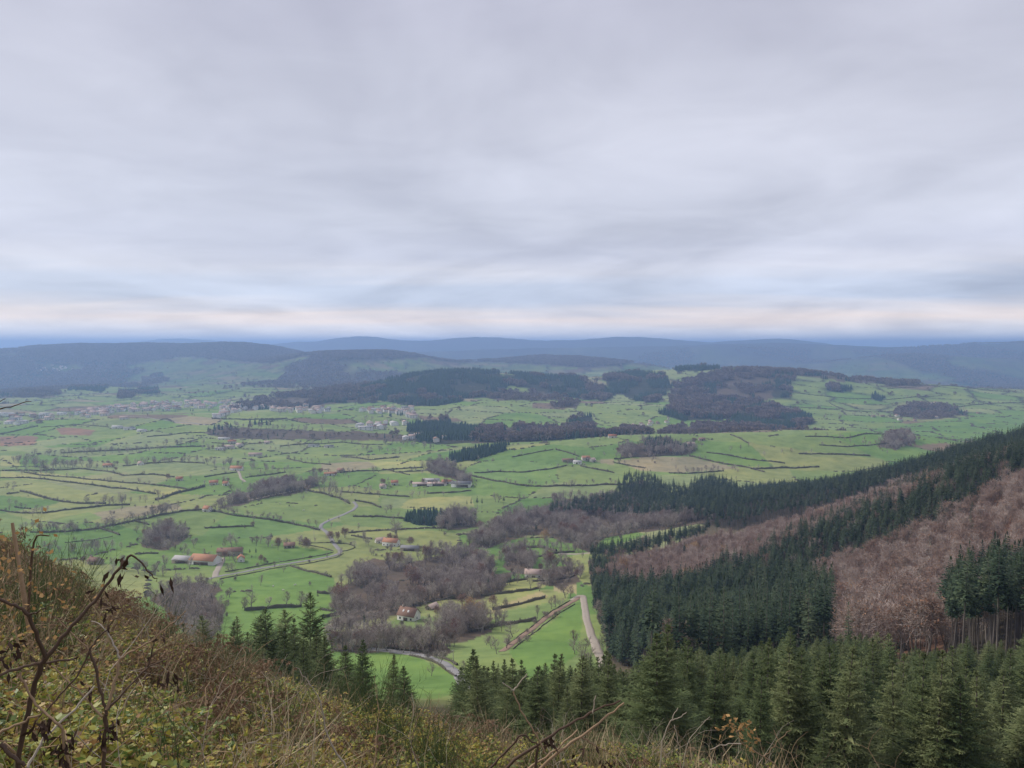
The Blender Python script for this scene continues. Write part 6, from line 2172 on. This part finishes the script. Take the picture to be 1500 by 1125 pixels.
M['bramble_dead'] = mat_var('bramble_dead_leaves', [(0.111, 0.072, 0.049), (0.221, 0.137, 0.081), (0.351, 0.247, 0.098), (0.208, 0.221, 0.065)], scale=2.5, island=True, rand=0.3, trans=0.2)
for i, (px, d, w, h, lab) in enumerate(MOUNDS):
    S, L = bramble_mound(1200 + i, w, h, i % 3)
    p = at_dist(px, d)
    root = bpy.data.objects.new('bramble_bush', None)
    COL.objects.link(root)
    root.location = p
    root.rotation_euler = (0.25, 0, 0)
    tag(root, lab, 'bush', 'bramble mounds on the slope')
    for nm, b, mt in (('canes', S, 'stem_tan'), ('leaves', L, 'bramble_dead' if i in (2, 3, 7, 8, 9) else 'bramble')):
        o = bpy.data.objects.new(nm, b.mesh(nm, M[mt]))
        COL.objects.link(o)
        o.parent = root


def ray_pt(px, py, y):
    q = float(q_of(py))
    return np.array([(px - 750) / FPX * (CP + q * SP) * y, y, EYE - q * y])


def smooth_path(pts, n=4):
    pts = np.asarray(pts, float)
    out = []
    for i in range(len(pts) - 1):
        for k in range(n):
            out.append(pts[i] + (pts[i + 1] - pts[i]) * k / n)
    out.append(pts[-1])
    A = np.array(out)
    for _ in range(2):
        B = A.copy()
        B[1:-1] = 0.25 * A[:-2] + 0.5 * A[1:-1] + 0.25 * A[2:]
        A = B
    return A


def stalk(name, y, stems, label, cat, mats, leaves=(), leafmat='wilt', group=None, leaf_len=0.06):
    """stems: (photo polyline with depth offsets, radius start, radius end, material index, to_ground)"""
    root = None
    first = stems[0][0][0]
    g = ray_pt(first[0], first[1], y)
    gz = float(ground(g[0], g[1]))
    root = bpy.data.objects.new(name, None)
    COL.objects.link(root)
    root.location = (g[0], g[1], gz)
    o0 = np.array([g[0], g[1], gz])
    tag(root, label, cat, group)
    for pl, r0, r1, mi, gr in stems:
        pts = [ray_pt(p[0], p[1], y + (p[2] if len(p) > 2 else 0)) for p in pl]
        if gr:
            b = pts[0].copy()
            dirv = pts[0] - pts[1]
            b[:2] += np.clip(dirv[:2] * 0.6, -0.25, 0.25)
            b[2] = float(ground(b[0], b[1])) - 0.06
            pts = [b] + pts
        A = smooth_path(pts)
        A[1:-1] += RNG.normal(size=(len(A) - 2, 3)) * 0.0022
        mb = MB()
        rr = np.linspace(r0, r1, len(A)) * (1 + 0.10 * np.sin(np.arange(len(A)) * 2.1))
        mb.tube(A - o0, rr, 6, cap=True)
        o = bpy.data.objects.new('stem', mb.mesh('stem', M[mats[mi]], smooth=True))
        COL.objects.link(o)
        o.parent = root
    for (px, py, n, dy) in leaves:
        mb = MB()
        c = ray_pt(px, py, y + dy) - o0
        base = c + RNG.normal(size=(n, 3)) * 0.018
        d = unit(RNG.normal(size=(n, 3)) * 0.45 + np.array([0, 0, -1.0])) if leafmat == 'wilt' else unit(RNG.normal(size=(n, 3)))
        ln = leaf_len * RNG.uniform(0.6, 1.4, n)
        mb.blades(base, d, ln, ln * (0.35 if leafmat == 'wilt' else 0.62))
        mb.blades(base + d * ln[:, None] * 0.5, unit(d + RNG.normal(size=(n, 3)) * 0.5), ln * 0.8, ln * 0.3)
        o = bpy.data.objects.new('leaf', mb.mesh('leaf', M[leafmat]))
        COL.objects.link(o)
        o.parent = root
    return root


stalk('withered_stalk', 2.3, [
    ([(25, 1118), (42, 1040), (55, 985), (67, 963)], 0.0085, 0.0075, 0, True),
    ([(67, 963), (98, 925, 0.03), (130, 890, 0.06), (162, 852, 0.1), (176, 830, 0.11), (192, 813, 0.12)], 0.0068, 0.004, 0, False),
    ([(67, 963), (52, 925, -0.03), (42, 902, -0.05), (30, 889, -0.06), (0, 879, -0.08), (-40, 866, -0.1)], 0.006, 0.004, 0, False),
    ([(42, 901, -0.05), (55, 896, -0.05), (68, 889, -0.06)], 0.003, 0.0018, 0, False),
    ([(-20, 995, -0.1), (25, 979, -0.05), (60, 970, 0.0), (108, 966, 0.05)], 0.005, 0.003, 0, False),
    ([(192, 813, 0.12), (210, 829, 0.12), (224, 842, 0.12), (229, 852, 0.12)], 0.003, 0.0015, 0, False),
], 'tall dark withered stalk, forked, with a drooping tip above the brambles', 'stalk', ['stem_dark', 'stem_tan'],
    leaves=[(172, 838, 5, 0.11), (186, 820, 5, 0.12), (226, 848, 3, 0.12), (15, 940, 6, -0.05), (8, 965, 5, -0.05), (150, 868, 3, 0.1)], leaf_len=0.034)
stalk('withered_stalk', 2.6, [
    ([(152, 1125), (154, 1075), (156, 1045)], 0.0075, 0.0068, 0, True),
    ([(156, 1045), (147, 1010, 0.02), (138, 975, 0.03), (131, 954, 0.04)], 0.005, 0.0042, 0, False),
    ([(131, 954, 0.04), (118, 985, 0.02), (95, 1010, 0), (68, 1042, -0.02)], 0.0038, 0.003, 0, False),
    ([(131, 954, 0.04), (140, 940, 0.05), (155, 922, 0.07), (172, 905, 0.09)], 0.0036, 0.002, 0, False),
    ([(131, 954, 0.04), (110, 932, 0.05), (84, 905, 0.06)], 0.003, 0.0016, 1, False),
    ([(156, 1040), (165, 1010, 0.02), (172, 980, 0.04), (176, 965, 0.05)], 0.0058, 0.0048, 1, False),
    ([(176, 965, 0.05), (168, 945, 0.06), (152, 918, 0.08), (134, 910, 0.1)], 0.0036, 0.002, 2, False),
    ([(176, 965, 0.05), (195, 952, 0.07), (222, 940, 0.09), (250, 915, 0.1), (272, 895, 0.11)], 0.0036, 0.0018, 1, False),
    ([(158, 1040), (185, 1010, 0.05), (215, 978, 0.1), (245, 964, 0.13)], 0.0045, 0.002, 0, False),
    ([(216, 977, 0.1), (222, 955, 0.11), (228, 932, 0.12)], 0.003, 0.0016, 0, False),
    ([(150, 1050), (125, 1022, 0.02), (100, 998, 0.03), (75, 975, 0.04)], 0.004, 0.0022, 1, False),
], 'many branched withered stalk with tan and dark forks among yellowing brambles', 'stalk', ['stem_dark', 'stem_tan', 'stem_pale'],
    leaves=[(156, 1075, 12, 0), (158, 1060, 8, 0), (250, 985, 6, 0.1), (228, 935, 5, 0.12), (165, 900, 6, 0.09), (120, 1000, 4, 0.02)], leaf_len=0.034)
stalk('withered_stalk', 2.1, [
    ([(105, 1125), (92, 1095), (90, 1060), (62, 1045, 0.02), (45, 1020, 0.04), (30, 985, 0.06)], 0.0045, 0.003, 1, True),
    ([(0, 1090), (20, 1108), (36, 1122)], 0.006, 0.005, 0, False),
    ([(40, 1125), (60, 1090, 0.05), (75, 1070, 0.1), (110, 1038, 0.16), (138, 1006, 0.2)], 0.0045, 0.0025, 2, False),
    ([(0, 1074), (30, 1060, 0.02), (60, 1047, 0.04)], 0.004, 0.0028, 1, False),
], 'low tan stalk leaning across the brambles under the forked dark one', 'stalk', ['stem_dark', 'stem_tan', 'stem_pale'],
    leaves=[(58, 1062, 9, 0.03), (66, 1052, 7, 0.03), (95, 1080, 10, 0), (90, 1100, 9, 0), (30, 960, 6, 0.05)], leaf_len=0.034)
stalk('fallen_canes', 3.0, [
    ([(722, 1135), (787, 1090), (830, 1063, 0.05), (862, 1045, 0.1), (909, 1026, 0.16)], 0.0075, 0.004, 0, True),
    ([(790, 1128), (820, 1100, 0.03), (852, 1078, 0.06), (885, 1052, 0.1), (914, 1030, 0.14)], 0.0065, 0.0035, 1, False),
    ([(770, 1130), (808, 1104, 0.04), (846, 1069, 0.1)], 0.005, 0.003, 1, False),
    ([(800, 1105), (792, 1090), (783, 1072), (768, 1050), (757, 1027), (752, 1012)], 0.0042, 0.003, 1, False),
    ([(752, 1012), (745, 1006), (736, 1000)], 0.003, 0.002, 2, False),
    ([(752, 1012), (762, 1000), (772, 987)], 0.003, 0.0018, 2, False),
    ([(718, 1125), (745, 1098), (766, 1074), (776, 1084), (788, 1094)], 0.0048, 0.003, 0, False),
    ([(852, 1080, 0.06), (866, 1090, 0.06), (890, 1101, 0.07)], 0.0036, 0.002, 1, False),
    ([(868, 1045, 0.1), (870, 1032, 0.1), (873, 1019, 0.1)], 0.003, 0.0018, 2, False),
    ([(785, 1130), (786, 1110), (787, 1092)], 0.006, 0.005, 0, True),
], 'heap of crossed dead brown canes leaning at the edge of the young conifers', 'canes', ['stem_dark', 'stem_tan', 'stem_pale'],
    leaves=[(808, 1080, 8, 0.04), (858, 1095, 6, 0.06), (884, 1110, 8, 0.1), (900, 1118, 8, 0.1)], leaf_len=0.034)
stalk('dry_leafy_twig', 3.6, [
    ([(1150, 1130), (1120, 1108), (1086, 1090), (1078, 1072), (1068, 1056)], 0.0042, 0.0016, 0, True),
    ([(1086, 1090), (1060, 1091), (1040, 1098)], 0.003, 0.0015, 1, False),
    ([(1120, 1108), (1132, 1095), (1140, 1084), (1158, 1070)], 0.003, 0.0014, 0, False),
    ([(1140, 1084), (1134, 1070)], 0.002, 0.0012, 0, False),
    ([(1078, 1072), (1092, 1066), (1102, 1058)], 0.002, 0.0012, 0, False),
], 'bare twig still holding clusters of small ochre leaves against the young conifers', 'twig', ['stem_tan', 'stem_pale'],
    leaves=[(1068, 1056, 9, 0), (1075, 1062, 10, 0), (1085, 1066, 10, 0), (1095, 1062, 8, 0), (1098, 1076, 8, 0), (1106, 1090, 7, 0), (1064, 1070, 7, 0), (1090, 1082, 6, 0)], leafmat='ochre', leaf_len=0.022)
stalk('dead_twig', 4.0, [
    ([(966, 1100), (975, 1070), (984, 1052), (993, 1037)], 0.0036, 0.002, 0, True),
    ([(982, 1056), (995, 1052), (1006, 1043)], 0.0028, 0.0018, 0, False),
    ([(988, 1062), (992, 1080), (996, 1098)], 0.0026, 0.0018, 0, False),
    ([(1000, 1095), (1018, 1072), (1040, 1050)], 0.0024, 0.0014, 0, True),
], 'small forked pale dead twig on the bramble slope beside the conifers', 'twig', ['stem_pale'])
stalk('arched_cane', 3.2, [
    ([(515, 1130), (492, 1105), (478, 1075), (472, 1040), (468, 1025)], 0.005, 0.003, 0, True),
    ([(468, 1025), (455, 1000), (444, 990), (434, 978)], 0.003, 0.0015, 0, False),
], 'pale dead cane arching out of the brambles, alone', 'cane', ['stem_pale'])
for i, (px, d, hgt, lean_) in enumerate([(400, 5.6, 1.1, 0.25), (415, 6.5, 1.2, -0.15), (575, 8.0, 0.9, 0.1), (330, 5.0, 0.7, -0.4), (455, 9.0, 1.3, -0.1), (670, 7.5, 0.8, 0.1), (240, 4.4, 0.9, 0.35), (200, 6.0, 0.9, -0.3), (905, 7.0, 0.8, 0.2), (1230, 6.0, 0.55, 0.05), (280, 10, 1.3, 0.3), (120, 6.5, 0.9, 0.25)]):
    p = at_dist(px, d)
    t = np.linspace(0, 1, 7)
    rg = np.random.default_rng(60 + i)
    A = np.stack([lean_ * hgt * t ** 1.5, rg.normal() * 0.1 * t, hgt * t - 0.05], -1) + rg.normal(size=(7, 3)) * 0.012
    b = MB()
    b.tube(A, np.linspace(0.006, 0.0025, 7), 5, cap=True)
    for k in (3, 4, 5):
        dd = unit(rg.normal(size=3) * np.array([1, 1, 0.3]) + np.array([0, 0, 0.8]))
        b.tube(np.array([A[k], A[k] + dd * 0.1, A[k] + dd * 0.22 + rg.normal(size=3) * 0.02]), [0.003, 0.002, 0.001], 4)
    words = ['tall pale dead stem leaning by the dark broom bushes', 'tallest pale dead stem beside the young conifers on the slope', 'straight pale dead stem amid the upright broom', 'short pale dead stem bent over dry grass', 'long thin dead stem below the young dark conifers', 'short straight dead stem near the open field edge', 'leaning dead stem behind the forked withered stalks', 'dead stem tilted towards the brown bracken bank', 'short pale stem behind the heap of canes', 'tiny pale stem in front of the big young conifers', 'long leaning dead stem at the top of the bracken bank', 'leaning dead stem in the brown bracken behind the dark stalk'][i]
    tag(obj('dead_stalk', b.mesh('dead_stalk', M['stem_pale' if i % 3 else 'stem_tan'], smooth=True), loc=p, rz=0.0), words, 'stalk', 'dead stalks on the bramble slope')


def broom(seed, h, n=90, spread=0.28):
    rg = np.random.default_rng(seed)
    S, W = MB(), MB()
    for i in range(n):
        a = rg.uniform(0, 6.283)
        r = abs(rg.normal()) * spread * 0.5
        t = np.linspace(0, 1, 5)
        tip = abs(rg.normal()) * spread * 1.3
        l = h * rg.uniform(0.55, 1.12)
        A = np.stack([np.cos(a) * (r + tip * t ** 1.4), np.sin(a) * (r + tip * t ** 1.4), l * t - 0.05], -1) + rg.normal(size=(5, 3)) * 0.012
        if i < 14:
            S.tube(A, np.linspace(0.009, 0.002, 5), 4)
        else:
            W.tube(A, np.linspace(0.0038, 0.0014, 5), 3)
        m = 7
        k = rg.integers(1, 4, m)
        b0 = A[k] + (A[k + 1] - A[k]) * rg.random((m, 1))
        W.slivers(b0, b0 + unit(rg.normal(size=(m, 3)) * 0.4 + np.array([0, 0, 1])) * 0.2 * h, 0.006)
    return [('stem', S), ('whips', W)]


BROOMS = [(30, 8.5, 1.5, 'big dark broom bush on the brown bracken bank'), (70, 12, 1.3, 'rounded broom bush behind the bracken bank'), (575, 10, 1.25, 'upright green broom bush standing in dry grass'), (640, 12, 1.2, 'broom bush beside the small isolated conifer'), (545, 15, 1.3, 'slender broom bush on the crest before the bright field'),
          (500, 19, 1.4, 'broom bush at the foot of the small dark conifers'), (320, 14, 1.4, 'dense broom bush amid dead bracken'), (285, 10, 1.0, 'low broom bush behind the withered stalks'), (450, 22, 1.4, 'broom bush on the crest below the tall young conifer'), (800, 13, 1.0, 'broom bush in front of the young conifer row'),
          (1290, 7.5, 0.9, 'sprays of light green broom before the big young conifers'), (940, 11, 0.8, 'low broom bush between the canes and the forked twig'), (400, 11, 1.1, 'broom bush beside the tall pale stems'), (700, 9, 0.8, 'thin broom bush at the end of the dry grass'), (230, 18, 1.4, 'dark broom bush high on the bracken bank'), (615, 6.5, 0.7, 'short thick broom bush low on the slope')]
for i, (px, d, h, lab) in enumerate(BROOMS):
    p = at_dist(px, d)
    root = bpy.data.objects.new('broom_bush', None)
    COL.objects.link(root)
    root.location = p
    tag(root, lab, 'bush', 'broom bushes on the slope')
    for nm, b in broom(70 + i, h, 110 if h > 1.1 else 70, 0.30 * h):
        o = bpy.data.objects.new(nm, b.mesh(nm, M['broom']))
        COL.objects.link(o)
        o.parent = root

# orange leaved sapling and broken log at the side of the bank
for k, (px, d, h, lab) in enumerate([(2, 6.2, 1.75, 'sapling with orange leaves on the bracken bank'), (-25, 5.4, 1.7, 'twiggy sapling with dull gold leaves beside the orange one'), (28, 6.8, 1.15, 'small sapling with orange leaves next to the broken log')]):
    T, C, L = bare_tree(800 + k, h, 0.55, 90, 0.22, 0.006, limbs=6, tr=0.012, clear=0.25, leaves=130, leaf=0.045, up=0.7)
    p = at_dist(px, d)
    root = bpy.data.objects.new('sapling', None)
    COL.objects.link(root)
    root.location = p
    tag(root, lab, 'sapling', 'orange leaved saplings on the bank')
    for nm, b, mt in (('stem', T, 'stem_tan'), ('twigs', C, 'stem_tan'), ('leaves', L, 'ochre')):
        o = bpy.data.objects.new(nm, b.mesh(nm, M[mt]))
        COL.objects.link(o)
        o.parent = root
b = MB()
c0 = ray_pt(18, 766, 7.5)
c1 = np.array(at_dist(60, 7.2))
A = smooth_path([c0, c0 * 0.55 + c1 * 0.45 + np.array([0, 0, 0.03]), c1 + np.array([0, 0, -0.1])], 5)
b.tube(A - c1, np.linspace(0.014, 0.028, len(A)) * (1 + 0.2 * np.sin(np.arange(len(A)) * 1.7)), 8, cap=True)
logo = obj('broken_log', b.mesh('broken_log', M['stem_tan'], smooth=True), loc=c1)
tag(logo, 'pale broken log poking up beside the orange sapling', 'log')
b = MB()
A = smooth_path([c0 * 0.45 + c1 * 0.55 - c1, ray_pt(48, 782, 7.3) - c1, ray_pt(72, 785, 7.3) - c1], 4)
b.tube(A, np.linspace(0.014, 0.006, len(A)), 5, cap=True)
o = bpy.data.objects.new('snag', b.mesh('snag', M['stem_dark']))
COL.objects.link(o)
o.parent = logo
# twig reaching in from a shrub at the side of the path
stalk('overhanging_twig', 3.4, [
    ([(-60, 645), (-20, 606), (0, 599), (20, 594), (46, 588)], 0.005, 0.0016, 0, True),
    ([(-20, 606), (-5, 590), (8, 584)], 0.003, 0.0014, 0, False),
], 'thin dark bare twig reaching out over the view of the town', 'twig', ['stem_dark'])
